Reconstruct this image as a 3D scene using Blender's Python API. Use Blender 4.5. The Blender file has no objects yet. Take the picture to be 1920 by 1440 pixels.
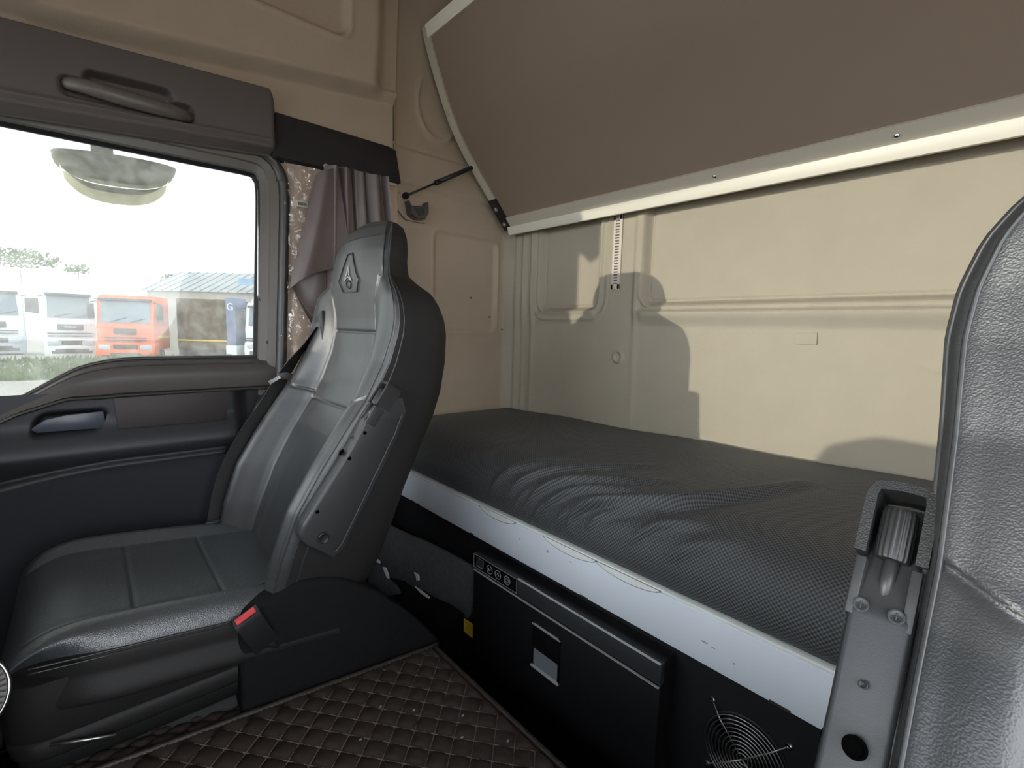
import bpy, bmesh, math, random
import numpy as np
from mathutils import Vector, Matrix
random.seed(7); rng = np.random.default_rng(7)
SC = bpy.context.scene
COL = SC.collection
S = 1.15                     # metres per modelling unit

# ------------------------------------------------------------------ camera, sky, sun, exposure
EYE = (0.0, 0.0, 0.97)
F_PX, YAW, PITCH, ROLL = 900.0, math.radians(48.44), math.radians(6.51), math.radians(1.52)
cam = bpy.data.cameras.new('camera'); camo = bpy.data.objects.new('camera', cam); COL.objects.link(camo)
cam.sensor_width = 36.0; cam.lens = 36.0 * F_PX / 1920.0; cam.clip_start = 0.02; cam.clip_end = 400
_F = Vector((math.cos(YAW)*math.cos(PITCH), math.sin(YAW)*math.cos(PITCH), -math.sin(PITCH)))
_R0 = Vector((math.sin(YAW), -math.cos(YAW), 0)); _U0 = _R0.cross(_F)
_R = _R0*math.cos(ROLL) + _U0*math.sin(ROLL); _U = _U0*math.cos(ROLL) - _R0*math.sin(ROLL)
_m = Matrix((_R, _U, -_F)).transposed().to_4x4(); _m.translation = Vector(EYE)*S
camo.matrix_world = _m; SC.camera = camo

world = bpy.data.worlds.new('hazy_sky'); SC.world = world; world.use_nodes = True
bg = world.node_tree.nodes['Background']
bg.inputs[0].default_value = (0.90, 0.95, 1.0, 1); bg.inputs[1].default_value = 3.2
sun = bpy.data.lights.new('low_sun', 'SUN'); suno = bpy.data.objects.new('low_sun', sun); COL.objects.link(suno)
sun.energy = 0.92; sun.angle = math.radians(0.6); sun.color = (1.0, 0.92, 0.78)
suno.rotation_euler = Vector((0.776, -0.152, -0.052)).to_track_quat('-Z', 'Y').to_euler()
suno.location = (-20, 6, 6)
vs = SC.view_settings
vs.view_transform = 'Standard'; vs.look = 'None'; vs.exposure = 1.38; vs.gamma = 1.0; vs.use_curve_mapping = False
SC.cycles.max_bounces = 10; SC.cycles.diffuse_bounces = 6; SC.cycles.transparent_max_bounces = 12
SC.cycles.use_denoising = True; SC.cycles.sample_clamp_indirect = 6.0; SC.cycles.caustics_reflective = False; SC.cycles.caustics_refractive = False

# ------------------------------------------------------------------ materials
MT = {}
def mat(name, col, rough=0.6, metal=0.0, bump=None, var=None, spec=0.5, coat=0.0, voro=None):
    m = bpy.data.materials.new(name); m.use_nodes = True; nt = m.node_tree; b = nt.nodes['Principled BSDF']
    b.inputs['Base Color'].default_value = (*col, 1); b.inputs['Roughness'].default_value = rough
    b.inputs['Metallic'].default_value = metal; b.inputs['Specular IOR Level'].default_value = spec
    b.inputs['Coat Weight'].default_value = coat
    tc = nt.nodes.new('ShaderNodeTexCoord')
    def noise(scale, detail=4):
        n = nt.nodes.new('ShaderNodeTexNoise'); n.inputs['Scale'].default_value = scale; n.inputs['Detail'].default_value = detail
        nt.links.new(tc.outputs['Object'], n.inputs['Vector']); return n
    if var:
        n = noise(var[0]); mx = nt.nodes.new('ShaderNodeMix'); mx.data_type = 'RGBA'
        mx.inputs[6].default_value = (*[max(0, c*(1-var[1])) for c in col], 1)
        mx.inputs[7].default_value = (*[min(1, c*(1+var[1])) for c in col], 1)
        nt.links.new(n.outputs['Fac'], mx.inputs[0]); nt.links.new(mx.outputs[2], b.inputs['Base Color'])
    if bump or voro:
        bp = nt.nodes.new('ShaderNodeBump')
        if bump:
            n = noise(bump[0], 3); bp.inputs['Strength'].default_value = bump[1]; bp.inputs['Distance'].default_value = bump[2]
            nt.links.new(n.outputs['Fac'], bp.inputs['Height'])
        else:
            n = nt.nodes.new('ShaderNodeTexVoronoi'); n.feature = 'SMOOTH_F1'; n.inputs['Scale'].default_value = voro[0]
            nt.links.new(tc.outputs['Object'], n.inputs['Vector'])
            bp.inputs['Strength'].default_value = voro[1]; bp.inputs['Distance'].default_value = voro[2]
            nt.links.new(n.outputs['Distance'], bp.inputs['Height'])
        nt.links.new(bp.outputs[0], b.inputs['Normal'])
    MT[name] = m; return m
mat('beige_liner', (0.475, 0.385, 0.298), 0.95, bump=(260, 0.25, 0.002), var=(9, 0.06), spec=0.15)
mat('beige_wall', (0.405, 0.362, 0.285), 0.93, bump=(300, 0.3, 0.002), var=(7, 0.07), spec=0.15)
mat('beige_plastic', (0.56, 0.42, 0.32), 0.5, bump=(500, 0.08, 0.001))
mat('charcoal_trim', (0.105, 0.086, 0.080), 0.62, bump=(500, 0.12, 0.001))
mat('charcoal_felt', (0.030, 0.026, 0.025), 0.92, bump=(400, 0.3, 0.001), spec=0.2)
mat('frame_plastic', (0.125, 0.108, 0.092), 0.42, bump=(700, 0.06, 0.001))  # paler and warmer than belt_plastic: window glow put into the frame colour
mat('belt_plastic', (0.075, 0.065, 0.060), 0.40, bump=(700, 0.06, 0.001))
mat('door_plastic', (0.020, 0.020, 0.024), 0.52, bump=(600, 0.12, 0.001), var=(5, 0.1))
mat('door_fabric', (0.020, 0.021, 0.027), 0.85, bump=(700, 0.3, 0.001))
mat('brown_panel', (0.036, 0.027, 0.026), 0.6, bump=(800, 0.2, 0.001))
mat('pocket_plastic', (0.055, 0.062, 0.085), 0.35)
mat('black_rubber', (0.012, 0.012, 0.012), 0.6, spec=0.3)
mat('seal_rubber', (0.05, 0.045, 0.042), 0.42)
mat('leather', (0.034, 0.035, 0.037), 0.38, voro=(800, 0.28, 0.0009), spec=0.62)
mat('leather_shaded', (0.018, 0.017, 0.017), 0.6, voro=(420, 0.2, 0.0009), spec=0.3)  # darker copy of leather, shade on the seat sides put into the colour
mat('leather_perforated', (0.062, 0.068, 0.075), 0.36, voro=(650, 0.5, 0.001), spec=1.0)
mat('piping', (0.035, 0.035, 0.036), 0.35)
mat('black_plastic', (0.014, 0.014, 0.015), 0.45, bump=(700, 0.1, 0.001))
mat('grey_plastic', (0.032, 0.033, 0.035), 0.42, bump=(900, 0.12, 0.0006))
mat('grip_rubber', (0.017, 0.017, 0.018), 0.5, voro=(900, 0.5, 0.0006))
mat('webbing', (0.085, 0.083, 0.083), 0.6, bump=(900, 0.2, 0.0005))
mat('chrome', (0.75, 0.76, 0.78), 0.18, metal=1.0)
mat('steel', (0.55, 0.55, 0.54), 0.35, metal=1.0)
mat('aluminium', (0.60, 0.55, 0.45), 0.42, metal=0.12, bump=(60, 0.04, 0.001))
mat('aluminium_lit', (0.86, 0.82, 0.70), 0.38, metal=0.05)  # paler copy of aluminium, sunlit look put into the colour
mat('bunk_board', (0.27, 0.203, 0.155), 0.7, bump=(420, 0.2, 0.001), var=(3, 0.06), spec=0.3)
mat('white_paint', (0.78, 0.83, 0.90), 0.38, var=(6, 0.03))
mat('white_edge', (0.85, 0.88, 0.86), 0.3)
mat('scuff_grey', (0.30, 0.32, 0.36), 0.7)
mat('black_panel', (0.010, 0.010, 0.012), 0.55, bump=(500, 0.1, 0.001))
mat('fridge_black', (0.012, 0.012, 0.014), 0.36, bump=(900, 0.05, 0.0005))
mat('fridge_strip', (0.035, 0.038, 0.042), 0.42)
mat('fridge_pocket', (0.20, 0.22, 0.24), 0.4)
mat('trim_silver', (0.62, 0.63, 0.64), 0.3, metal=0.3)
mat('gloss_black', (0.008, 0.008, 0.010), 0.12)
mat('icon_grey', (0.35, 0.35, 0.36), 0.5)
mat('yellow_label', (0.85, 0.60, 0.05), 0.5)
mat('yellow_print', (0.50, 0.33, 0.02), 0.5)
mat('red_button', (0.75, 0.06, 0.07), 0.35)
mat('curtain_cloth', (0.15, 0.118, 0.112), 0.45, bump=(700, 0.15, 0.0006), var=(20, 0.12))
mat('carpet', (0.082, 0.088, 0.095), 0.95, bump=(350, 0.6, 0.003), var=(60, 0.3), spec=0.1)
mat('carpet_black', (0.013, 0.013, 0.014), 0.95, bump=(350, 0.6, 0.003), spec=0.1)
mat('torn_lining', (0.65, 0.68, 0.70), 0.9)
mat('mat_leather', (0.030, 0.022, 0.019), 0.52, voro=(500, 0.35, 0.0008), var=(4, 0.2))
mat('stitch', (0.17, 0.138, 0.118), 0.8)
mat('sticker_white', (0.62, 0.55, 0.47), 0.5)
mat('ink', (0.04, 0.04, 0.04), 0.6)
mat('hole_shade', (0.002, 0.002, 0.002), 0.9, spec=0.0)  # near-black colour on flat discs stands in for shade inside small holes
mat('dash', (0.02, 0.02, 0.021), 0.75)
mat('dial_grey', (0.14, 0.135, 0.13), 0.5)
mat('asphalt', (0.36, 0.345, 0.32), 0.95, var=(0.6, 0.2))
mat('grass', (0.085, 0.15, 0.035), 0.95, var=(2.0, 0.5))
mat('truck_white', (0.72, 0.75, 0.79), 0.4)
mat('truck_grey', (0.42, 0.47, 0.52), 0.4)
mat('truck_orange', (0.78, 0.13, 0.025), 0.45, var=(1.5, 0.2))
mat('truck_blue', (0.12, 0.16, 0.30), 0.45)
mat('truck_dark', (0.045, 0.045, 0.05), 0.5)
mat('truck_glass', (0.16, 0.21, 0.25), 0.12)
mat('lamp_glass', (0.45, 0.48, 0.52), 0.15)
mat('tarp_brown', (0.10, 0.065, 0.035), 0.9, var=(2.2, 0.7))
mat('yellow_stripe', (0.9, 0.55, 0.04), 0.6)
mat('shed_roof', (0.36, 0.38, 0.40), 0.8, var=(0.9, 0.3))
mat('shed_wall', (0.45, 0.43, 0.40), 0.9, var=(0.8, 0.2))
mat('sign_blue', (0.25, 0.42, 0.62), 0.6)
mat('foliage', (0.12, 0.17, 0.05), 0.9, var=(2.0, 0.5))
mat('bark', (0.5, 0.5, 0.47), 0.9)
mat('mirror_shell', (0.52, 0.54, 0.42), 0.5)
mat('mirror_glass', (0.85, 0.80, 0.55), 0.12, metal=0.7)

def glass_mat(name, tint, dirt, dirt_scale):
    m = bpy.data.materials.new(name); m.use_nodes = True; nt = m.node_tree; nt.nodes.clear()
    out = nt.nodes.new('ShaderNodeOutputMaterial'); tr = nt.nodes.new('ShaderNodeBsdfTransparent'); tr.inputs[0].default_value = (*tint, 1)
    gl = nt.nodes.new('ShaderNodeBsdfGlossy'); gl.inputs['Roughness'].default_value = 0.03
    fr = nt.nodes.new('ShaderNodeFresnel'); fr.inputs[0].default_value = 1.45
    mx = nt.nodes.new('ShaderNodeMixShader'); nt.links.new(fr.outputs[0], mx.inputs[0]); nt.links.new(tr.outputs[0], mx.inputs[1]); nt.links.new(gl.outputs[0], mx.inputs[2])
    last = mx
    if dirt > 0:
        tl = nt.nodes.new('ShaderNodeBsdfTranslucent'); tl.inputs[0].default_value = (0.9, 0.88, 0.8, 1)
        tc = nt.nodes.new('ShaderNodeTexCoord'); n = nt.nodes.new('ShaderNodeTexNoise'); n.inputs['Scale'].default_value = dirt_scale; n.inputs['Detail'].default_value = 8; n.inputs['Roughness'].default_value = 0.75
        nt.links.new(tc.outputs['Object'], n.inputs['Vector'])
        mr = nt.nodes.new('ShaderNodeMapRange'); mr.inputs[1].default_value = 0.42; mr.inputs[2].default_value = 0.72; mr.inputs[3].default_value = dirt*0.35; mr.inputs[4].default_value = dirt
        nt.links.new(n.outputs['Fac'], mr.inputs[0])
        m2 = nt.nodes.new('ShaderNodeMixShader'); nt.links.new(mr.outputs[0], m2.inputs[0]); nt.links.new(mx.outputs[0], m2.inputs[1]); nt.links.new(tl.outputs[0], m2.inputs[2]); last = m2
    nt.links.new(last.outputs[0], out.inputs[0]); MT[name] = m
glass_mat('dusty_glass', (0.48, 0.495, 0.485), 0.15, 26)
glass_mat('clear_glass', (0.95, 0.96, 0.96), 0.0, 1)

def film_mat():
    m = bpy.data.materials.new('clear_film'); m.use_nodes = True; nt = m.node_tree; nt.nodes.clear()
    out = nt.nodes.new('ShaderNodeOutputMaterial'); tr = nt.nodes.new('ShaderNodeBsdfTransparent')
    gl = nt.nodes.new('ShaderNodeBsdfGlossy'); gl.inputs['Roughness'].default_value = 0.06
    tc = nt.nodes.new('ShaderNodeTexCoord'); n = nt.nodes.new('ShaderNodeTexNoise'); n.inputs['Scale'].default_value = 45; n.inputs['Detail'].default_value = 2; n.inputs['Distortion'].default_value = 1.5
    nt.links.new(tc.outputs['Object'], n.inputs['Vector'])
    bp = nt.nodes.new('ShaderNodeBump'); bp.inputs['Strength'].default_value = 0.8; bp.inputs['Distance'].default_value = 0.006
    nt.links.new(n.outputs['Fac'], bp.inputs['Height']); nt.links.new(bp.outputs[0], gl.inputs['Normal'])
    mx = nt.nodes.new('ShaderNodeMixShader'); mx.inputs[0].default_value = 0.13
    nt.links.new(tr.outputs[0], mx.inputs[1]); nt.links.new(gl.outputs[0], mx.inputs[2]); nt.links.new(mx.outputs[0], out.inputs[0]); MT['clear_film'] = m
film_mat()

def weave_mat():
    m = bpy.data.materials.new('mattress_weave'); m.use_nodes = True; nt = m.node_tree; b = nt.nodes['Principled BSDF']
    b.inputs['Roughness'].default_value = 0.58; b.inputs['Specular IOR Level'].default_value = 0.45
    uv = nt.nodes.new('ShaderNodeUVMap'); sp = nt.nodes.new('ShaderNodeSeparateXYZ'); nt.links.new(uv.outputs[0], sp.inputs[0])
    def mth(op, a, bb=None, v=None):
        n = nt.nodes.new('ShaderNodeMath'); n.operation = op
        nt.links.new(a, n.inputs[0])
        if bb is not None: nt.links.new(bb, n.inputs[1])
        if v is not None: n.inputs[1].default_value = v
        return n.outputs[0]
    k = 2*math.pi/0.0072
    u = mth('MULTIPLY', sp.outputs[0], v=k); v_ = mth('MULTIPLY', sp.outputs[1], v=k)
    a = mth('SINE', u); c = mth('SINE', v_)
    p = mth('MULTIPLY', a, c); p = mth('ADD', mth('MULTIPLY', p, v=0.5), v=0.5)
    mx = nt.nodes.new('ShaderNodeMix'); mx.data_type = 'RGBA'
    mx.inputs[6].default_value = (0.010, 0.011, 0.013, 1); mx.inputs[7].default_value = (0.118, 0.122, 0.126, 1)
    b.inputs['Sheen Weight'].default_value = 0.04; b.inputs['Sheen Roughness'].default_value = 0.4
    nt.links.new(p, mx.inputs[0]); nt.links.new(mx.outputs[2], b.inputs['Base Color'])
    bp = nt.nodes.new('ShaderNodeBump'); bp.inputs['Strength'].default_value = 0.6; bp.inputs['Distance'].default_value = 0.0018
    nt.links.new(p, bp.inputs['Height']); nt.links.new(bp.outputs[0], b.inputs['Normal']); MT['mattress_weave'] = m
weave_mat()

# ------------------------------------------------------------------ helpers
def wloc(o):
    p = Vector((0, 0, 0))
    while o is not None: p += o.location; o = o.parent
    return p
def mk(name, V, F, m, parent=None, smooth=False, angle=None, uv=None):
    """one mesh object from modelling coordinates; origin at the parent or at the base centre"""
    V = np.asarray(V, float)
    if parent is not None: org = np.array(wloc(parent))
    else:
        lo, hi = V.min(0), V.max(0); org = np.array([(lo[0]+hi[0])/2, (lo[1]+hi[1])/2, lo[2]])
    me = bpy.data.meshes.new(name); me.from_pydata((V-org).tolist(), [], [list(map(int, f)) for f in F]); me.update()
    me.materials.append(MT[m])
    if smooth or angle:
        me.polygons.foreach_set('use_smooth', [True]*len(me.polygons))
        if angle: me.set_sharp_from_angle(angle=math.radians(angle))
    if uv is not None:
        l = me.uv_layers.new(name='UVMap'); idx = np.zeros(len(me.loops), int); me.loops.foreach_get('vertex_index', idx)
        l.data.foreach_set('uv', np.asarray(uv)[idx].ravel().tolist())
    o = bpy.data.objects.new(name, me); COL.objects.link(o)
    if parent is not None: o.parent = parent
    else: o.location = org
    return o
def tag(o, label=None, cat=None, group=None, kind=None):
    if label: o['label'] = label
    if cat: o['category'] = cat
    if group: o['group'] = group
    if kind: o['kind'] = kind
    return o
def thing(name, loc, label=None, cat=None, group=None, kind=None):
    o = bpy.data.objects.new(name, None); COL.objects.link(o); o.location = loc; o.empty_display_size = 0.05
    return tag(o, label, cat, group, kind)
def gridf(nu, nv, cu=False, cv=False):
    F = []
    for i in range(nu if cu else nu-1):
        for j in range(nv if cv else nv-1):
            a = i*nv+j; b = ((i+1) % nu)*nv+j; c = ((i+1) % nu)*nv+(j+1) % nv; d = i*nv+(j+1) % nv
            F.append((a, b, c, d))
    return F
def bm_out(bm):
    bm.verts.ensure_lookup_table(); V = [v.co[:] for v in bm.verts]; F = [[v.index for v in f.verts] for f in bm.faces]; bm.free(); return V, F
def vbox(x0, x1, y0, y1, z0, z1, bev=0.0, seg=2):
    bm = bmesh.new(); bmesh.ops.create_cube(bm, size=1)
    for v in bm.verts: v.co = ((x0+x1)/2+v.co.x*(x1-x0), (y0+y1)/2+v.co.y*(y1-y0), (z0+z1)/2+v.co.z*(z1-z0))
    if bev: bmesh.ops.bevel(bm, geom=bm.edges[:], offset=bev, segments=seg, profile=0.5, affect='EDGES')
    bm.normal_update(); return bm_out(bm)
def box(name, x0, x1, y0, y1, z0, z1, m, parent=None, bev=0.0, seg=2):
    V, F = vbox(x0, x1, y0, y1, z0, z1, bev, seg); return mk(name, V, F, m, parent, angle=40 if bev else None)
def vprism(poly, a0, a1, axis='y', bev=0.0, seg=2):
    """poly: 2-D outline; axis y -> (x,z) outline extruded a0..a1 in y; axis x -> (y,z) outline extruded in x; z -> (x,y)"""
    bm = bmesh.new()
    def P(p, a): return {'y': (p[0], a, p[1]), 'x': (a, p[0], p[1]), 'z': (p[0], p[1], a)}[axis]
    A = [bm.verts.new(P(p, a0)) for p in poly]; B = [bm.verts.new(P(p, a1)) for p in poly]; n = len(poly)
    bm.faces.new(A); bm.faces.new(B[::-1])
    for i in range(n): bm.faces.new((A[i], B[i], B[(i+1) % n], A[(i+1) % n]))
    bmesh.ops.recalc_face_normals(bm, faces=bm.faces[:])
    if bev: bmesh.ops.bevel(bm, geom=bm.edges[:], offset=bev, segments=seg, profile=0.5, affect='EDGES', clamp_overlap=True)
    return bm_out(bm)
def prism(name, poly, a0, a1, m, parent=None, axis='y', bev=0.0, seg=2):
    V, F = vprism(poly, a0, a1, axis, bev, seg); return mk(name, V, F, m, parent, angle=35 if bev else None)
def vtube(pts, r, seg=8, caps=True):
    pts = [Vector(p) for p in pts]; n = len(pts); rr = r if hasattr(r, '__len__') else [r]*n
    V, F = [], []; up = None
    for i, p in enumerate(pts):
        t = (pts[min(i+1, n-1)]-pts[max(i-1, 0)]).normalized()
        if up is None:
            up = Vector((0, 0, 1)) if abs(t.z) < 0.9 else Vector((1, 0, 0))
        s = t.cross(up).normalized(); up = s.cross(t).normalized()
        for k in range(seg):
            a = 2*math.pi*k/seg; V.append(p+(s*math.cos(a)+up*math.sin(a))*rr[i])
    F = [(i*seg+k, i*seg+(k+1) % seg, (i+1)*seg+(k+1) % seg, (i+1)*seg+k) for i in range(n-1) for k in range(seg)]
    if caps: F += [tuple(range(seg))[::-1], tuple((n-1)*seg+k for k in range(seg))]
    return [v[:] for v in V], F
def tube(name, pts, r, m, parent=None, seg=8): V, F = vtube(pts, r, seg); return mk(name, V, F, m, parent, smooth=True)
def vlathe(prof, c, axis, seg=24):
    """prof: (r, h) pairs along axis through c"""
    ax = Vector(axis).normalized(); u = ax.orthogonal().normalized(); w = ax.cross(u); c = Vector(c)
    V = [(c+ax*h+(u*math.cos(2*math.pi*k/seg)+w*math.sin(2*math.pi*k/seg))*r)[:] for r, h in prof for k in range(seg)]
    n = len(prof); F = [(i*seg+k, i*seg+(k+1) % seg, (i+1)*seg+(k+1) % seg, (i+1)*seg+k) for i in range(n-1) for k in range(seg)]
    F += [tuple(range(seg))[::-1], tuple((n-1)*seg+k for k in range(seg))]
    return V, F
def lathe(name, prof, c, axis, m, parent=None, seg=24): V, F = vlathe(prof, c, axis, seg); return mk(name, V, F, m, parent, angle=40)
def join(parts):
    V, F = [], []
    for v, f in parts:
        o = len(V); V += [tuple(p) for p in v]; F += [tuple(i+o for i in q) for q in f]
    return V, F
def sm(a, b, x): t = np.clip((x-a)/(b-a), 0, 1); return t*t*(3-2*t)
def rbox(x, y, x0, x1, y0, y1, r):
    """signed distance to a rounded rectangle (negative inside)"""
    qx = np.abs(x-(x0+x1)/2)-(x1-x0)/2+r; qy = np.abs(y-(y0+y1)/2)-(y1-y0)/2+r
    return np.hypot(np.maximum(qx, 0), np.maximum(qy, 0))+np.minimum(np.maximum(qx, qy), 0)-r
def spline(P, n):
    P = np.asarray(P, float); m = len(P); t = np.linspace(0, m-1, n); i = np.clip(t.astype(int), 0, m-2); f = (t-i)[:, None]
    p0, p1, p2, p3 = P[np.clip(i-1, 0, m-1)], P[i], P[i+1], P[np.clip(i+2, 0, m-1)]
    return 0.5*((2*p1)+(-p0+p2)*f+(2*p0-5*p1+4*p2-p3)*f**2+(-p0+3*p1-3*p2+p3)*f**3)
def sheet(name, xs, zs, yfun, m, parent=None):
    """relief facing -Y over an (x, z) grid"""
    X, Z = np.meshgrid(xs, zs, indexing='ij'); Y = yfun(X, Z)
    return mk(name, np.stack([X, Y, Z], -1).reshape(-1, 3), gridf(len(xs), len(zs)), m, parent, smooth=True)
def text(name, s, size, m, mw, parent=None, extrude=0.002):
    c = bpy.data.curves.new(name, 'FONT'); c.body = s; c.size = size; c.extrude = extrude; c.align_x = 'CENTER'; c.align_y = 'CENTER'
    c.materials.append(MT[m]); t = bpy.data.objects.new(name, c); dg = bpy.context.evaluated_depsgraph_get
    COL.objects.link(t); bpy.context.view_layer.update()
    me = bpy.data.meshes.new_from_object(t.evaluated_get(dg())); COL.objects.unlink(t); bpy.data.objects.remove(t)
    V = [(mw @ v.co)[:] for v in me.vertices]; F = [tuple(p.vertices) for p in me.polygons]; bpy.data.meshes.remove(me)
    return mk(name, V, F, m, parent)

# ================================================================== THE CAB SHELL
W, XR, LFT = 1.5, 1.306, -0.6        # side wall, rear wall, left wall
ZC = 2.16
def struct(o): return tag(o, kind='structure')
floor_ = box('floor', -0.75, 1.33, -0.62, 1.52, -0.06, -0.005, 'carpet_black'); tag(floor_, 'black carpeted cab floor under the seats', 'floor', kind='structure')
ceil_ = box('ceiling', -0.75, 1.34, -0.64, 1.54, ZC, ZC+0.04, 'beige_liner'); tag(ceil_, 'beige cab roof lining above the bunk', 'ceiling', kind='structure')

# --- rear wall: pressed relief
ys = np.concatenate([np.linspace(LFT, 0.70, 150), np.linspace(0.7035, W, 300)]); zs = np.concatenate([np.linspace(-0.02, 0.80, 60), np.linspace(0.804, 1.40, 220), np.linspace(1.41, ZC, 40)])
def rear_relief(Y, Z):
    h = np.full_like(Y, 0.012)
    for (y0, y1, z0, z1) in ((1.035, 1.312, 1.045, 1.95), (-0.75, 0.862, 1.055, 1.95)):
        d = rbox(Y, Z, y0, y1, z0, z1, 0.035)
        h -= 0.018*sm(0.003, -0.009, d); h += 0.008*np.exp(-((d-0.008)/0.006)**2); h -= 0.005*np.exp(-((d+0.012)/0.0035)**2); h += 0.005*np.exp(-((d-0.034)/0.006)**2)*(Y > 0.95)
    ledge = sm(0.985, 1.030, Z)*(1-sm(1.030, 1.046, Z)); yl = 1-sm(0.85, 0.90, Y)+sm(1.02, 1.05, Y)*(1-sm(1.30, 1.34, Y))
    h += (0.022-0.012*sm(0.9, 1.0, Y))*ledge*np.clip(yl, 0, 1)
    fade = 0.25+0.75*sm(0.95, 1.06, Z)
    for yc, a in ((1.352, 0.014), (1.402, 0.012)): h += a*fade*np.exp(-((Y-yc)/0.011)**2)
    h += 0.011*fade*np.exp(-((Y-0.885)/0.012)**2)
    h += 0.03*np.clip((Y-1.452)/0.05, 0, 1)**2 + 0.006*np.exp(-((Y-1.446)/0.012)**2)
    r = np.hypot(Y-0.943, Z-0.891); h += 0.008*np.exp(-((r-0.017)/0.004)**2)-0.003*np.exp(-(r/0.007)**2)
    h += 0.003*np.exp(-((Z-0.03-0.84-0.25*(Y-0.0))/0.006)**2)*sm(0.02, 0.06, Y)*(1-sm(0.16, 0.2, Y))
    return h
Yg, Zg = np.meshgrid(ys, zs, indexing='ij')
Vr = np.stack([XR-rear_relief(Yg, Zg), Yg, Zg], -1).reshape(-1, 3)
wall_rear = mk('wall_rear', Vr, gridf(len(ys), len(zs)), 'beige_wall', smooth=True)
tag(wall_rear, 'beige pressed rear wall panel of the cab behind the lower bunk', 'wall', kind='structure')
prism('access_cover', [(0.376, 0.952), (0.424, 0.952), (0.426, 0.979), (0.377, 0.981)], XR-0.0165, XR-0.010, 'beige_wall', wall_rear, axis='x', bev=0.0015)
box('outer_skin', XR+0.02, XR+0.05, LFT-0.02, W+0.02, -0.05, ZC, 'black_panel', wall_rear)

# --- side wall behind the door: pressed relief from the seam to the rear corner
xs = np.linspace(0.775, XR-0.008, 190); zs = np.linspace(-0.02, ZC, 380)
def side_relief(X, Z):
    h = np.zeros_like(X)
    d = rbox(X, Z, 0.945, 1.232, 0.96, 1.312, 0.03)
    h -= 0.010*sm(0.006, -0.014, d); h += 0.003*np.exp(-((d-0.008)/0.006)**2)
    for zc, x1 in ((1.5635, 1.13), (1.4375, 1.24)): h -= 0.004*np.exp(-((Z-zc)/0.0035)**2)*(1-sm(x1-0.02, x1, X)); 
    h += 0.008*sm(1.4375, 1.45, Z)*(1-sm(1.55, 1.5635, Z))
    r = np.hypot((X-0.955)/0.085, (Z-1.73)/0.115); arc = np.where(Z < 1.76, 1, np.exp(-((Z-1.76)/0.03)**2))
    h += 0.007*np.exp(-((r-1)/0.09)**2)*arc
    h += 0.02*sm(1.25, 1.30, X)**2
    h += 0.012*(1-sm(0.775, 0.80, X))
    h += 0.03*sm(1.60, 2.1, Z)
    d2 = rbox(X, Z, 0.70, 0.86, 0.55, 0.95, 0.04); h += 0.003*np.exp(-(d2/0.006)**2)
    return h
wall_right = sheet('wall_right', xs, zs, lambda X, Z: W-side_relief(X, Z), 'beige_liner')
tag(wall_right, 'warm beige side wall panel with pressed shapes beside the lower bunk', 'wall', kind='structure')
box('outer_skin', -0.75, XR+0.02, W+0.045, W+0.06, 1.45, ZC, 'black_panel', wall_right)
box('outer_skin', 0.455, XR+0.02, W+0.03, W+0.045, -0.05, 1.46, 'black_panel', wall_right)
tube('seam_gap', [(0.772, 1.478, 1.56), (0.764, 1.465, 1.75), (0.758, 1.452, 2.0), (0.757, 1.45, 2.12)], 0.0025, 'ink', wall_right, 6)
for (x, z) in ((1.20, 1.015), (1.265, 0.967), (1.112, 1.085)):
    lathe('trim_pin', [(0.004, -0.002), (0.004, 0.001), (0.002, 0.002)], (x, W-0.003 if x != 1.112 else W+0.006, z), (0, -1, 0), 'frame_plastic', wall_right, 8)

# --- b-pillar trim (wrapped in film)
xs = np.linspace(0.415, 0.79, 60); zs = np.linspace(0.0, 1.46, 120)
trim_1 = sheet('trim_1', xs, zs, lambda X, Z: W-0.004-0.018*sm(0.415, 0.47, X)-0.006*np.sin((X-0.4)*9), 'beige_plastic')
tag(trim_1, 'tan door pillar trim panel behind the seat, partly behind the curtain', 'pillar trim', kind='structure')
# upper roof-side lining with storage recess
xs = np.linspace(-0.62, 0.765, 230); zs = np.linspace(1.50, ZC, 140)
def liner(X, Z):
    zc = 1.578+0.125*np.clip(X+0.015, 0, None)*0.95
    y = W-0.035-0.0*Z
    y = y-0.055*sm(zc-0.012, zc+0.02, Z)-0.06*np.clip(Z-1.65, 0, None)
    end = sm(0.675, 0.725, X+0.05*np.clip(1.70-Z, -0.1, 0.2)); y = y+0.04*end*sm(zc-0.01, zc+0.03, Z)
    d = rbox(X, Z, -0.10, 0.598, 1.768, 2.3, 0.035); y = y+0.022*sm(0.004, -0.012, d); y = y-0.004*np.exp(-((d-0.008)/0.006)**2)
    d3 = sm(0.0, -0.06, X+0.02); y = y-0.01*d3
    return y
trim_2 = sheet('trim_2', xs, zs, liner, 'beige_liner'); tag(trim_2, 'beige roof-side lining with a recessed storage panel above the door', 'roof lining', kind='structure')

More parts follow.
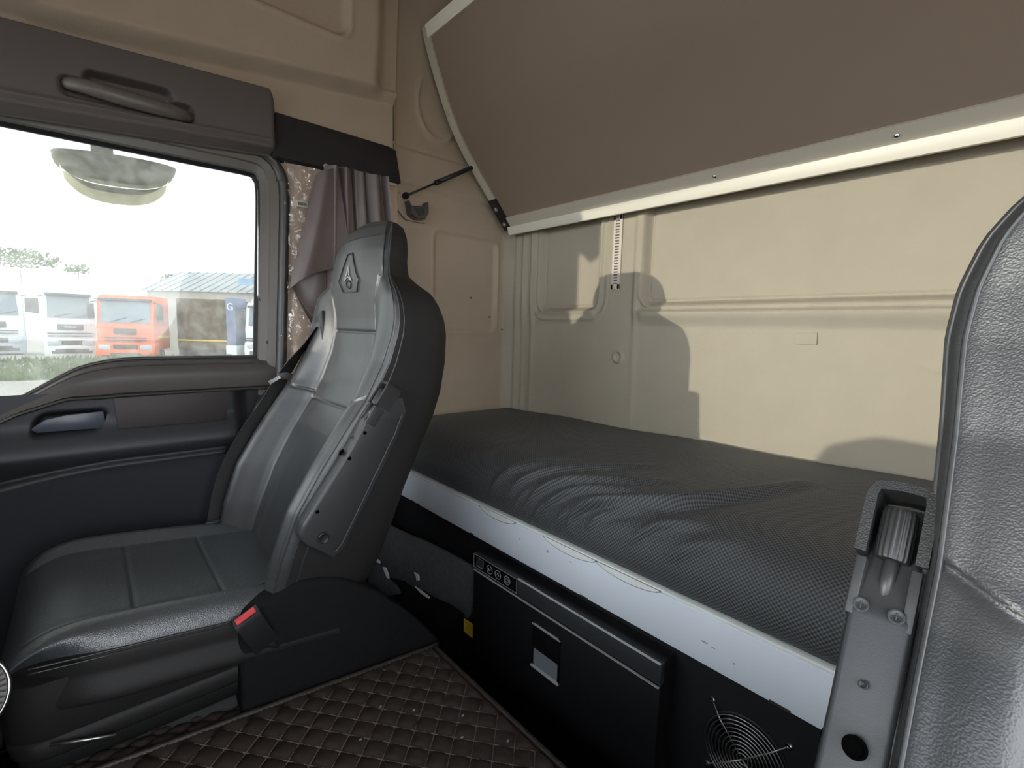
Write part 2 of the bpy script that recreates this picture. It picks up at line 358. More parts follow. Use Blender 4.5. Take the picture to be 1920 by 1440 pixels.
# --- header trim above the door with grab-handle recess
xs = np.linspace(-0.62, 0.425, 240); vs_ = np.linspace(0, 1, 90)
Xh, Vh = np.meshgrid(xs, vs_, indexing='ij')
zlo = 1.375+0.085*(Xh+0.104)+0.0*Vh; zhi = np.where(Xh < 0.392, 1.5565+0.058*(Xh+0.09), 1.5565+0.058*0.482-0.052*sm(0.392, 0.42, Xh))
Zh = zlo+(zhi-zlo)*Vh
def header_y(X, Z, V):
    y = np.full_like(X, 1.432)
    y = y+0.035*(1-sm(0.0, 0.12, V))+0.06*sm(0.965, 1.0, V)
    y = y-0.004*np.exp(-((V-0.20)/0.03)**2)+0.003*np.exp(-((V-0.13)/0.02)**2)
    t = np.clip((X+0.012)/0.237, 0, 1)
    zc = 1.455+0.007*t
    d = rbox(X, Z-zc, -0.012, 0.224, -0.020, 0.020, 0.012); y = y+0.022*sm(0.003, -0.006, d)
    d = rbox(X, Z-0.04*(X-0.03), 0.026, 0.184, 1.462, 1.500, 0.018); y = y+0.03*sm(0.003, -0.008, d)
    y = y+0.05*sm(0.40, 0.425, X)
    return y
header = thing('trim_3', (-0.1, 1.43, 1.38), 'dark charcoal header trim above the side window with a pull handle', 'header trim', kind='structure')
mk('header_panel', np.stack([Xh, header_y(Xh, Zh, Vh), Zh], -1).reshape(-1, 3), gridf(len(xs), len(vs_)), 'charcoal_trim', header, smooth=True)
hb = spline([(-0.006, 1.447, 1.461), (0.02, 1.430, 1.460), (0.06, 1.422, 1.457), (0.11, 1.420, 1.455), (0.16, 1.422, 1.455), (0.195, 1.430, 1.456), (0.216, 1.450, 1.459)], 26)
Vb, Fb = vtube([tuple(p) for p in hb], [0.010+0.004*math.sin(math.pi*i/25) for i in range(26)], 12)
Vb = [(x, y, (z-1.457)*1.25+1.457) for x, y, z in Vb]
tag(mk('pull_handle', Vb, Fb, 'frame_plastic', header, smooth=True), 'moulded pull handle bar')
prism('rear_header', [(0.405, 1.415), (0.745, 1.420), (0.783, 1.424), (0.765, 1.521), (0.74, 1.527), (0.41, 1.530)], 1.442, 1.51, 'charcoal_felt', header, bev=0.004)

# --- front wall, left wall (open doorway), dashboard: out of view, they shape the light
front = thing('wall_front', (-0.7, 0.45, 0), 'front bulkhead of the cab with windscreen opening', 'wall', kind='structure')
box('lower_panel', -0.74, -0.70, LFT, W+0.1, -0.05, 0.80, 'dash', front)
box('upper_panel', -0.74, -0.70, LFT, W+0.1, 1.68, ZC, 'beige_liner', front)
box('pillar', -0.74, -0.70, W+0.045, W+0.10, 0.80, 1.68, 'charcoal_trim', front)
box('pillar', -0.74, -0.66, LFT-0.02, LFT+0.08, 0.80, 1.68, 'charcoal_trim', front)
box('windscreen', -0.725, -0.721, LFT+0.06, W+0.05, 0.80, 1.68, 'clear_glass', front)
prism('added_sun_blocker', [(-1.06, 1.512), (-1.05, 1.509), (-0.93, 1.99), (-0.94, 1.995)], LFT-0.05, W+0.05, 'truck_dark', front)  # unseen visor added to keep the low sun off the upper bunk
left = thing('wall_left', (0.4, LFT, 0), 'driver side wall with its door and window opening', 'wall', kind='structure')
box('rear_quarter', 0.50, XR, LFT-0.03, LFT, -0.05, ZC, 'beige_liner', left)
box('roof_side', -0.72, 0.50, LFT-0.03, LFT, 1.50, ZC, 'beige_liner', left)
box('door_lower', -0.58, 0.50, LFT-0.03, LFT, -0.05, 0.62, 'dash', left)
box('front_quarter', -0.72, -0.58, LFT-0.03, LFT, -0.05, 1.62, 'dash', left)
dash = thing('dashboard', (-0.5, 0.45, -0.005), 'black dashboard with instrument binnacle in front of the seats', 'dashboard')
prism('dash_body', [(-0.655, -0.003), (-0.34, -0.003), (-0.30, 0.45), (-0.26, 0.66), (-0.32, 0.76), (-0.655, 0.795)], LFT+0.02, W-0.09, 'dash', dash, bev=0.01)
prism('binnacle', [(-0.20, 0.76), (0.70, 0.76), (0.66, 0.830), (0.57, 0.868), (0.15, 0.862), (-0.15, 0.835)], -0.65, -0.36, 'dash', dash, axis='x', bev=0.01)
# console arm with a ribbed round knob whose rim reaches into the frame at the lower left
dial = thing('control_dial', (-0.12, 0.55, 0.60), 'round ribbed grey control dial with thin chrome rim at the lower left edge', 'dial')
DC = Vector((-0.0985, 0.550, 0.664)); DA = Vector((0.28, -0.80, 0.42)).normalized()
lathe('dial_body', [(0.030, -0.05), (0.036, -0.03), (0.037, -0.004), (0.034, 0.0)], DC, DA, 'dash', dial, 40)
du = DA.orthogonal().normalized(); dw = DA.cross(du)
tube('chrome_rim', [(DC+(du*math.cos(a)+dw*math.sin(a))*0.0345)[:] for a in np.linspace(0, 2*math.pi, 60)], 0.0009, 'chrome', dial, 6)
lathe('dial_face', [(0.033, -0.001), (0.033, 0.001), (0.024, 0.004), (0.0238, 0.0041)], DC, DA, 'dial_grey', dial, 40)
ribs = []
for k in range(44):
    a = 2*math.pi*k/44; d = du*math.cos(a)+dw*math.sin(a)
    ribs.append(vtube([(DC+d*0.026+DA*0.004)[:], (DC+d*0.032+DA*0.0022)[:]], 0.0008, 5))
V, F = join(ribs); tag(mk('rib_ring', V, F, 'ink', dial), kind='stuff')
prism('console_arm', [(-0.30, 0.45), (-0.13, 0.60), (-0.125, 0.64), (-0.15, 0.66), (-0.30, 0.62)], 0.52, 0.60, 'dash', dash, bev=0.006)

# ================================================================== THE DOOR
door = thing('door_1', (0.0, 1.5, 0.0), 'dark passenger door with large side window', 'door', kind='structure')
SILL = [(-0.60, 0.50), (-0.40, 0.615), (-0.25, 0.705), (-0.15, 0.766), (-0.098, 0.799), (-0.053, 0.829), (-0.016, 0.850), (0.032, 0.864), (0.093, 0.870), (0.20, 0.8705)]
LOOP = SILL+[(0.325, 0.870), (0.350, 0.8735), (0.3575, 0.895), (0.362, 1.0), (0.374, 1.25), (0.376, 1.34), (0.370, 1.362), (0.350, 1.371), (0.2, 1.370), (-0.1, 1.368), (-0.60, 1.362)]
# glass
gl = [(p[0], p[1]) for p in LOOP]
gx = 0.012
V = [(p[0]+(gx if p[0] > 0 else -gx), 1.525, p[1]+(gx if p[1] > 1.2 else -gx)) for p in gl]
n = len(V); V += [(x, y+0.004, z) for x, y, z in V]
tag(mk('window_pane', V, [tuple(range(n)), tuple(range(2*n-1, n-1, -1))]+[(i, (i+1) % n, (i+1) % n+n, i+n) for i in range(n)], 'dusty_glass', door), 'dusty side window glass')
# frame: profile swept round the rear and top of the window
path = spline([(0.350, 0.765), (0.3535, 0.83)]+LOOP[12:], 90)
tan = np.gradient(path, axis=0); tan /= np.linalg.norm(tan, axis=1)[:, None]; nor = np.stack([tan[:, 1], -tan[:, 0]], -1)   # outwards
def sweep(name, prof, m, sc=None):
    V = []
    for i, (p, q) in enumerate(zip(path, nor)):
        for (w, y) in prof: V.append((p[0]+q[0]*w, y, p[1]+q[1]*w))
    return mk(name, V, gridf(len(path), len(prof)), m, door, angle=50)
sweep('glass_channel', [(-0.002, 1.524), (-0.003, 1.512), (0.004, 1.508), (0.006, 1.500)], 'black_rubber')
sweep('window_frame', [(0.005, 1.503), (0.008, 1.494), (0.026, 1.490), (0.029, 1.484), (0.048, 1.481), (0.052, 1.486)], 'frame_plastic')
sweep('door_seal', [(0.048, 1.492), (0.050, 1.478), (0.054, 1.470), (0.062, 1.466), (0.070, 1.468), (0.076, 1.476), (0.078, 1.50)], 'seal_rubber')
tube('run_channel', [(0.373, 1.487, 1.33), (0.370, 1.487, 1.22), (0.366, 1.487, 1.10), (0.364, 1.486, 1.045), (0.369, 1.486, 1.03)], 0.0018, 'steel', door, 6)
lathe('frame_screw', [(0.0045, 0), (0.0045, 0.002), (0.002, 0.003)], (0.385, 1.489, 0.915), (0, -1, 0), 'ink', door, 10)
lathe('frame_screw', [(0.002, 0), (0.002, 0.002), (0.001, 0.003)], (0.418, 1.468, 0.935), (0, -1, 0), 'chrome', door, 8)
# belt cap under the glass: follows the sill curve
sp_ = spline(SILL+[(0.33, 0.870), (0.43, 0.870)], 120)
zl = np.where(sp_[:, 0] > 0.04, 0.791, np.where(sp_[:, 0] > -0.047, 0.789, 0.752+(sp_[:, 0]+0.151)*0.34)); zl = np.minimum(zl, sp_[:, 1]-0.018)
zl = np.convolve(np.pad(zl, 4, 'edge'), np.ones(9)/9, 'valid')
V = []
PR = [(0.0, 1.520), (0.02, 1.506), (0.05, 1.499), (0.10, 1.490), (0.16, 1.486), (0.17, 1.488), (0.22, 1.484), (0.5, 1.478), (0.88, 1.472), (0.95, 1.466), (1.0, 1.470), (1.03, 1.49)]
for (x, z), l in zip(sp_, zl):
    for (t, y) in PR: V.append((x, y, z+(l-z)*t+0.004*(t < 0.01)))
mk('belt_cap', V, gridf(len(sp_), len(PR)), 'belt_plastic', door, angle=50)
V = []
for (x, z), l in zip(sp_, zl):
    for (dy, dz) in ((1.490, -0.001), (1.464, 0.0), (1.461, -0.004), (1.464, -0.007), (1.49, -0.007)): V.append((x, dy, l+dz))
mk('belt_highlight_strip', V, gridf(len(sp_), 5), 'seal_rubber', door, angle=50)
# glass weatherstrip along the sill
tube('weatherstrip', [(p[0], 1.512, p[1]+0.003) for p in sp_[:-6]], 0.0045, 'seal_rubber', door, 8)
# main panel relief
xs = np.linspace(-0.62, 0.43, 240); zs = np.linspace(0.0, 0.80, 180)
def pocket_edge(X): return 0.630-0.30*np.clip(0.05-X, 0, 1)**1.6*0.9
def door_relief(X, Z):
    y = np.full_like(X, 1.478)
    y = y-0.030*sm(0.735, 0.66, Z)                        # armrest swell
    y = y+0.020*sm(0.665, 0.60, Z)
    pe = pocket_edge(X); d = np.maximum(Z-pe, X-0.268)
    inside = sm(0.006, -0.008, d); y = y-0.014*inside+0.003*np.exp(-((d-0.004)/0.004)**2)
    y = y+0.02*sm(0.45, 0.2, Z)
    d2 = rbox(X-0.35*(Z-0.735), Z-0.02*X, -0.098, 0.024, 0.706, 0.757, 0.018); y = y+0.028*sm(0.002, -0.010, d2)
    y = y+0.02*sm(0.29, 0.33, X)
    y = y-0.010*sm(0.36, 0.40, X)
    return y
sheet('door_panel', xs, zs, door_relief, 'door_plastic', door)
# pull pocket lining and speaker strip
Vp = [(-0.105, 0.722), (-0.095, 0.713), (0.018, 0.711), (0.024, 0.716), (0.020, 0.752), (-0.045, 0.749), (-0.080, 0.742)]
prism('pull_pocket', Vp, 1.478, 1.485, 'pocket_plastic', door, bev=0.002)
prism('speaker_panel', [(0.040, 0.783), (0.044, 0.708), (0.270, 0.706), (0.283, 0.786)], 1.4635, 1.474, 'brown_panel', door, bev=0.0015)
# fabric insert in the lower pocket
xs = np.linspace(-0.60, 0.262, 120); vv = np.linspace(0, 1, 60)
Xf, Vf = np.meshgrid(xs, vv, indexing='ij'); Zf = 0.08+(pocket_edge(Xf)-0.012-0.08)*Vf
mk('map_pocket', np.stack([Xf, door_relief(Xf, Zf)-0.004-0.006*np.sin(np.pi*Vf), Zf], -1).reshape(-1, 3), gridf(120, 60), 'door_fabric', door, smooth=True)
box('door_skin', -0.62, 0.46, 1.535, 1.545, -0.05, 0.50, 'black_panel', door)

# pillar grab handle behind the seat shoulder
gh = thing('grab_handle', (0.36, 1.45, 0.60), 'black tubular grab handle on the door pillar behind the seat belt', 'grab handle')
tube('bar', [tuple(p) for p in spline([(0.395, 1.478, 0.775), (0.372, 1.45, 0.768), (0.345, 1.435, 0.74), (0.335, 1.43, 0.69), (0.336, 1.43, 0.62), (0.345, 1.445, 0.57), (0.365, 1.478, 0.55)], 26)], 0.012, 'black_plastic', gh, 10)
lathe('end_plate', [(0.02, 0), (0.02, 0.004), (0.016, 0.006)], (0.395, 1.486, 0.775), (0, -1, 0), 'black_plastic', gh, 14)
lathe('end_plate', [(0.02, 0), (0.02, 0.004), (0.016, 0.006)], (0.365, 1.486, 0.55), (0, -1, 0), 'black_plastic', gh, 14)

# film, barcode sticker, curtain
xs = np.linspace(0.435, 0.60, 34); zs = np.linspace(0.83, 1.425, 90)
film = sheet('plastic_film', xs, zs, lambda X, Z: 1.470+0.0022*np.sin(Z*90+X*160)+0.002*np.sin(X*230-Z*50)+0.0015*np.sin(Z*210), 'clear_film')
tag(film, 'crinkled clear plastic film still covering the tan pillar beside the window', 'film')
st = thing('barcode_sticker', (0.478, 1.464, 1.30), 'small white barcode sticker on the film-wrapped pillar', 'sticker')
box('paper', 0.456, 0.497, 1.4635, 1.4645, 1.299, 1.317, 'sticker_white', st)
x = 0.470
bars = []
while x < 0.492:
    w = random.choice((0.0007, 0.0012, 0.0018)); bars.append(vbox(x, x+w, 1.463, 1.4634, 1.304, 1.313)); x += w+random.choice((0.0008, 0.0014))
V, F = join(bars); tag(mk('barcode', V, F, 'ink', st), kind='stuff')

cur = thing('window_curtain', (0.60, 1.41, 0.92), 'grey brown pleated curtain gathered behind the passenger seat headrest', 'curtain')
def curtain_sheet(name, top, bot, y0, pl, ph, m, nu=130, nv=70, bow=0.0):
    """top/bot: polylines (x,z) of equal length; pleats deepen downwards"""
    u = np.linspace(0, 1, nu); T = spline(top, nu); B = spline(bot, nu); V = []
    for i in range(nu):
        for j in range(nv):
            v = j/(nv-1); x, z = T[i]*(1-v)+B[i]*v
            a = 2*math.pi*pl*u[i]+ph; am = 0.017+0.007*math.sin(5*u[i]+1)
            y = y0+am*(1-0.35*v)*math.sin(a)+0.004*math.sin(2.3*a+3*v)+bow*math.sin(math.pi*v)
            x += 0.006*math.cos(a)*(1-v*0.3)
            V.append((x, y, z+0.004*math.sin(a)*(j == 0)))
    V += [(x, y+0.0012, z) for x, y, z in V]; n0 = nu*nv; G = gridf(nu, nv)
    edge = [i*nv for i in range(nu)]
    F = G+[(d+n0, c+n0, b+n0, a+n0) for a, b, c, d in G]
    for r in ([i*nv for i in range(nu)], [i*nv+nv-1 for i in range(nu)], list(range(nv)), [(nu-1)*nv+j for j in range(nv)]):
        F += [(r[k], r[k+1], r[k+1]+n0, r[k]+n0) for k in range(len(r)-1)]
    return mk(name, V, F, m, cur, smooth=True)
curtain_sheet('pleated_cloth', [(0.528, 1.412), (0.58, 1.418), (0.64, 1.420), (0.712, 1.422)], [(0.52, 1.05), (0.60, 0.95), (0.68, 0.93), (0.775, 0.93)], 1.405, 4.6, 0.6, 'curtain_cloth')
curtain_sheet('side_fold', [(0.502, 1.372), (0.512, 1.388), (0.528, 1.400), (0.552, 1.408)], [(0.424, 1.062), (0.460, 1.092), (0.510, 1.118), (0.585, 1.136)], 1.392, 0.55, 2.6, 'curtain_cloth', nu=50, bow=-0.006)
curtain_sheet('under_flap', [(0.430, 1.068), (0.470, 1.10), (0.52, 1.12), (0.60, 1.14)], [(0.470, 0.985), (0.50, 0.955), (0.55, 0.94), (0.63, 0.93)], 1.408, 0.5, 0.3, 'curtain_cloth', nu=50)
V, F = vtube([(0.445, 1.4015, 1.045), (0.475, 1.4005, 1.00), (0.49, 1.402, 0.975)], 0.0012, 5); mk('hem_stitch', V, F, 'stitch', cur)
box('curtain_rail', 0.535, 0.76, 1.428, 1.440, 1.408, 1.416, 'sticker_white', cur, bev=0.002)
for k in range(7):
    x = 0.535+k*0.028; V, F = vtube([(x+0.006*math.cos(a), 1.421, 1.414+0.006*math.sin(a)) for a in np.linspace(0, 2*math.pi, 13)], 0.0012, 5); mk('glider_ring', V, F, 'sticker_white', cur)

# ================================================================== UPPER BUNK (folded up)
ub = thing('upper_bunk', (1.238, 0.45, 1.345), 'folded-up upper bunk with brown underside board and pale aluminium frame', 'bunk')
PROF = spline([(1.245, 1.352), (1.175, 1.428), (1.105, 1.503), (1.035, 1.583), (0.978, 1.665), (0.930, 1.762), (0.893, 1.850), (0.868, 1.925)], 40)
pt = np.gradient(PROF, axis=0); pt /= np.linalg.norm(pt, axis=1)[:, None]; pn = np.stack([-pt[:, 1], pt[:, 0]], -1)      # (x,z) normal
pn = np.where((pn[:, :1] > 0), -pn, pn)                                                                              # towards the cab
YB0, YB1 = LFT+0.04, 1.435
def strip(name, y0, y1, i0, i1, d0, d1, m):
    """solid slab following the bunk profile between stations i0..i1, from depth d0 (visible face) to d1"""
    V = []
    for i in range(i0, i1+1):
        p, q = PROF[i], pn[i]
        for (y, d) in ((y0, d0), (y1, d0), (y1, d1), (y0, d1)): V.append((p[0]+q[0]*d, y, p[1]+q[1]*d))
    n = i1-i0+1; F = gridf(n, 4, cv=True)+[(0, 1, 2, 3), tuple((n-1)*4+k for k in (3, 2, 1, 0))]
    return mk(name, V, F, m, ub, angle=45)
strip('board', YB0+0.01, YB1-0.012, 1, 38, 0.0, -0.03, 'bunk_board')
strip('side_rail', YB1-0.010, YB1+0.022, 0, 39, 0.006, -0.034, 'aluminium')
strip('side_rail', YB0, YB0+0.013, 0, 39, 0.006, -0.034, 'aluminium')
strip('front_rail', YB0, YB1-0.004, 36, 39, 0.010, -0.03, 'aluminium_lit')
strip('hinge_rail', YB0, YB1-0.002, 0, 3, 0.008, -0.03, 'aluminium')
# lower lip of the hinge rail, sunlit brightness put into its colour
prism('rail_lip', [(1.227, 1.356), (1.238, 1.328), (1.268, 1.334), (1.250, 1.362)], YB0, YB1+0.002, 'aluminium_lit', ub, bev=0.001)
for y in (0.62, 0.252, -0.06):
    c = PROF[2]+pn[2]*0.009; lathe('rivet', [(0.0055, -0.001), (0.005, 0.002), (0.0025, 0.004)], (c[0], y, c[1]), (pn[1][0], 0, pn[1][1]), 'chrome', ub, 12)
# hinge bracket at the wall end
br = [tuple(PROF[i]+pn[i]*d) for i, d in ((0, 0.012), (8, 0.012), (8, -0.018), (0, -0.020))]
bk = strip('hinge_bracket', YB1-0.014, YB1+0.026, 0, 7, 0.010, -0.036, 'black_plastic')
for k in (2, 5):
    c = PROF[k]+pn[k]*0.010; lathe('bolt', [(0.0085, -0.001), (0.0085, 0.003), (0.006, 0.004), (0.0045, 0.007)], (c[0], YB1+0.006, c[1]), (pn[k][0], 0, pn[k][1]), 'steel', bk, 12)
# webbing hook on the side rail
prism('strap_hook', [(0.958, 1.722), (0.975, 1.735), (0.990, 1.690), (1.003, 1.672), (0.968, 1.676), (0.950, 1.690)], YB1-0.002, YB1+0.012, 'beige_plastic', ub, bev=0.002)

gs = thing('gas_strut', (0.94, 1.455, 1.39), 'thin black gas strut holding the upper bunk against the side wall', 'gas strut')
A, B = Vector((0.815, 1.470, 1.398)), Vector((1.075, 1.448, 1.545)); M_ = A.lerp(B, 0.44)
tube('rod', [A[:], M_[:]], 0.0035, 'black_plastic', gs, 10)
tube('cylinder', [M_[:], B[:]], 0.0075, 'black_plastic', gs, 12)
tube('cylinder_collar', [(M_+(A-M_)*0.06)[:], (M_+(B-M_)*0.05)[:]], 0.0085, 'black_rubber', gs, 12)
lathe('ball_joint', [(0.004, -0.012), (0.009, -0.009), (0.011, 0), (0.009, 0.007), (0.004, 0.009)], A, (0.3, -1, 0.1), 'black_rubber', gs, 14)
lathe('ball_joint', [(0.004, -0.010), (0.008, -0.007), (0.009, 0), (0.004, 0.008)], B, (0.3, -1, 0.1), 'black_rubber', gs, 14)

lb = thing('belt_latch', (0.856, 1.48, 1.325), 'small dark latch bracket on the side wall below the gas strut', 'latch')
prism('back_plate', [(0.795, 1.352), (0.795, 1.405), (0.803, 1.413), (0.905, 1.405), (0.912, 1.398), (0.912, 1.350), (0.90, 1.325), (0.825, 1.325)], 1.4865, 1.494, 'beige_liner', lb, bev=0.002)
prism('latch_body', [(0.817, 1.383), (0.828, 1.366), (0.880, 1.374), (0.890, 1.392), (0.893, 1.355), (0.880, 1.332), (0.850, 1.327), (0.828, 1.338)], 1.452, 1.49, 'belt_plastic', lb, bev=0.003)
prism('latch_mouth', [(0.838, 1.360), (0.872, 1.366), (0.874, 1.345), (0.852, 1.336)], 1.450, 1.455, 'ink', lb, bev=0.001)

# ================================================================== VENT STRIP on the rear wall
vt = thing('vent_strip', (1.29, 0.965, 1.107), 'narrow pale slotted ventilation strip on the rear wall above the bunk', 'vent')
xa = XR-0.012
def vy(z): return 0.9655+(-0.002)*(z-1.107)/0.233
for s in (-1, 1): box('side_bar', xa-0.005, xa+0.001, 0.9655+s*0.0085, 0.9655+s*0.0165, 1.107, 1.340, 'sticker_white', vt, bev=0.001)
for (a, b) in ((1.107, 1.124), (1.325, 1.340)): box('end_bar', xa-0.005, xa+0.001, 0.949, 0.982, a, b, 'sticker_white', vt, bev=0.001)
box('shadow_backing', xa-0.0015, xa-0.0005, 0.952, 0.979, 1.12, 1.33, 'frame_plastic', vt)
V, F = join([vbox(xa-0.0045, xa, 0.955, 0.976, 1.124+k*0.0089+0.0045, 1.124+k*0.0089+0.0088) for k in range(23)])
tag(mk('slats', V, F, 'sticker_white', vt), kind='stuff')

# ================================================================== LOWER BUNK
lbk = thing('lower_bunk', (1.0, 0.45, -0.005), 'lower bunk base with white painted front rail over a black panel', 'bunk')
box('base_panel', 0.770, 0.785, LFT+0.01, W-0.01, -0.005, 0.425, 'black_panel', lbk)
box('deck', 0.772, XR-0.03, LFT+0.01, W-0.005, 0.440, 0.500, 'black_panel', lbk)
rail = box('front_rail', 0.748, 0.768, LFT+0.005, W-0.006, 0.418, 0.506, 'white_paint', lbk, bev=0.002)
box('rail_top_edge', 0.749, 0.772, LFT+0.005, W-0.006, 0.506, 0.5125, 'white_edge', rail, bev=0.002)
def lens(y0, y1, dp):
    t = np.linspace(0, 1, 22); return [(y0+(y1-y0)*a, 0.508-dp*math.sin(math.pi*a)**0.6) for a in t]+[(y1, 0.5095), (y0, 0.5095)]
for (y0, y1, dp) in ((0.955, 0.820, 0.013), (0.720, 0.575, 0.013), (0.570, 0.430, 0.012)):
    c = prism('edge_cutout', lens(y0+0.004, y1-0.004, dp+0.0022), 0.7472, 0.7505, 'scuff_grey', rail, axis='x')
    prism('cutout_lip', lens(y0, y1, dp), 0.7464, 0.7500, 'white_edge', rail, axis='x')
for (y, z, w, h) in ((0.708, 0.478, 0.004, 0.006), (0.34, 0.458, 0.010, 0.002), (0.325, 0.456, 0.006, 0.0015), (0.80, 0.474, 0.003, 0.003), (0.29, 0.448, 0.003, 0.002), (0.64, 0.48, 0.006, 0.001)):
    box('paint_chip', 0.7472, 0.7482, y-w/2, y+w/2, z-h/2, z+h/2, 'scuff_grey', rail)
V = []
# ragged black paint line under the rail
for (y, w) in ((1.30, 0.02), (1.27, 0.012), (0.99, 0.015), (0.60, 0.02), (0.22, 0.03)): box('paint_drip', 0.7474, 0.7484, y-w/2, y+w/2, 0.418, 0.4205+random.random()*0.003, 'ink', rail)

# mattress: a draped section (front face, rounded lip, top) with wrinkles
ny, ns = 520, 220
Y = np.linspace(LFT+0.02, W-0.012, ny)
SEC = spline([(0.762, 0.5135), (0.753, 0.530), (0.752, 0.560), (0.760, 0.592), (0.782, 0.624), (0.825, 0.645), (0.90, 0.653), (1.05, 0.656), (1.20, 0.657), (1.27, 0.655), (1.288, 0.640), (1.292, 0.58), (1.290, 0.5135)], 1200)
dl = np.r_[0, np.cumsum(np.linalg.norm(np.diff(SEC, axis=0), axis=1))]; L = dl[-1]
s_ = np.linspace(0, 1, ns)**1.25*L
SX = np.interp(s_, dl, SEC[:, 0]); SZ = np.interp(s_, dl, SEC[:, 1])
tx = np.gradient(SX); tz = np.gradient(SZ); ln = np.hypot(tx, tz); NX, NZ = -tz/ln, tx/ln
Yg, Sg = np.meshgrid(Y, s_, indexing='ij')
disp = np.zeros_like(Yg)
def wrinkle(pts, amp, wid, skew=0.4):
    global disp
    P = spline(pts, 60); best = np.full_like(Yg, 9.0); tt = np.zeros_like(Yg); sd = np.zeros_like(Yg)
    for k in range(59):
        a, b = P[k], P[k+1]; e = b-a; l2 = e@e+1e-12
        t = np.clip(((Yg-a[0])*e[0]+(Sg-a[1])*e[1])/l2, 0, 1); dy = Yg-a[0]-t*e[0]; ds = Sg-a[1]-t*e[1]; d = np.hypot(dy, ds)
        side = np.sign(e[0]*ds-e[1]*dy); m = d < best; best = np.where(m, d, best); tt = np.where(m, (k+t)/59, tt); sd = np.where(m, side, sd)
    env = np.sin(np.pi*np.clip(tt, 0, 1))**0.7; w = wid*0.85*(1+0.8*tt); amp = amp*1.3
    disp += amp*env*(np.exp(-(best/w)**2)-skew*np.exp(-((best-1.6*w)/(1.2*w))**2)*(sd > 0))
wrinkle([(0.86, 0.05), (0.82, 0.11), (0.76, 0.17), (0.66, 0.26), (0.58, 0.34)], 0.0085, 0.010)
wrinkle([(0.80, 0.03), (0.765, 0.09), (0.70, 0.15), (0.60, 0.20), (0.50, 0.26)], 0.0093, 0.009)
wrinkle([(0.74, 0.02), (0.715, 0.08), (0.66, 0.13), (0.58, 0.16), (0.50, 0.18)], 0.0085, 0.008)
wrinkle([(0.66, 0.03), (0.640, 0.08), (0.60, 0.115), (0.52, 0.145), (0.44, 0.19), (0.36, 0.30), (0.30, 0.42)], 0.014, 0.011, 0.6)
wrinkle([(0.60, 0.05), (0.58, 0.09), (0.53, 0.12), (0.46, 0.14)], 0.0076, 0.008)
wrinkle([(0.92, 0.04), (0.89, 0.10), (0.83, 0.16), (0.74, 0.24)], 0.0059, 0.010)
wrinkle([(0.70, 0.01), (0.68, 0.05), (0.65, 0.09)], 0.0068, 0.007)
wrinkle([(0.77, 0.01), (0.745, 0.05), (0.73, 0.08)], 0.0068, 0.007)
wrinkle([(0.83, 0.02), (0.81, 0.06), (0.79, 0.09)], 0.0059, 0.007)
wrinkle([(0.50, 0.06), (0.47, 0.10), (0.42, 0.13), (0.36, 0.15)], 0.0068, 0.009)
wrinkle([(0.42, 0.06), (0.38, 0.10), (0.30, 0.14)], 0.0051, 0.012)
disp += 0.004*np.sin(Yg*5.1+1.2)*np.sin(Sg*5)+0.0025*np.sin(Yg*13+Sg*9)
topw = sm(0.08, 0.2, Sg)
rise = 0.030*np.clip((1.45-Yg)/1.35, 0, 1.2)*topw*sm(0.1, 0.5, Sg)            # the mattress is slightly higher at the driver's end
disp *= sm(0.0, 0.03, Sg)*(1-sm(L-0.08, L-0.02, Sg))
edge = np.clip((Y-LFT)/0.05, 0, 1)
V = np.stack([SX[None, :]+NX[None, :]*disp, Yg, SZ[None, :]+NZ[None, :]*disp+rise*(1-sm(L-0.13, L-0.1, Sg))], -1)
endr = 0.05                                                # rounded ends
for i in range(ny):
    d = min(Y[i]-Y[0], Y[-1]-Y[i])
    if d < endr: V[i, :, 2] = 0.5135+(V[i, :, 2]-0.5135)*(0.45+0.55*math.sqrt(1-(1-d/endr)**2))
mt = mk('mattress', V.reshape(-1, 3), gridf(ny, ns)+[tuple(range(ns))[::-1], tuple((ny-1)*ns+k for k in range(ns))], 'mattress_weave', smooth=True, uv=np.stack([Yg, Sg], -1).reshape(-1, 2))
tag(mt, 'charcoal woven bunk mattress cover wrinkled along its front edge', 'mattress')

# torn carpet glued to the bunk base, label, fan
cp = thing('carpet_panel', (0.765, 1.25, 0.1), 'torn grey carpet glued on the black bunk base behind the seat', 'carpet')
def slant(name, poly, x0, x1, m, bev=0.0):
    V, F = vprism(poly, x0, x1, 'x', bev); V = [(x-0.16*(y-1.0), y, z) for x, y, z in V]; return mk(name, V, F, m, cp, angle=40)
slant('carpet_flap', [(1.472, 0.328), (1.38, 0.334), (1.28, 0.332), (1.20, 0.336), (1.12, 0.333), (1.05, 0.330), (0.984, 0.324), (0.985, 0.216), (0.995, 0.185), (1.005, 0.168), (1.021, 0.18), (1.072, 0.185), (1.110, 0.181), (1.147, 0.179), (1.180, 0.182), (1.214, 0.177), (1.245, 0.174), (1.275, 0.178), (1.310, 0.170), (1.351, 0.162), (1.37, 0.177), (1.39, 0.190), (1.41, 0.198), (1.472, 0.196)], 0.748, 0.760, 'carpet', 0.002)
slant('loose_scrap', [(1.472, 0.190), (1.40, 0.186), (1.365, 0.160), (1.345, 0.150), (1.318, 0.146), (1.299, 0.128), (1.34, 0.105), (1.388, 0.093), (1.472, 0.082)], 0.742, 0.754, 'carpet', 0.002)
slant('carpet_underlay', [(1.472, 0.30), (1.20, 0.29), (1.045, 0.25), (1.045, 0.0), (1.472, 0.0)], 0.759, 0.766, 'carpet_black')
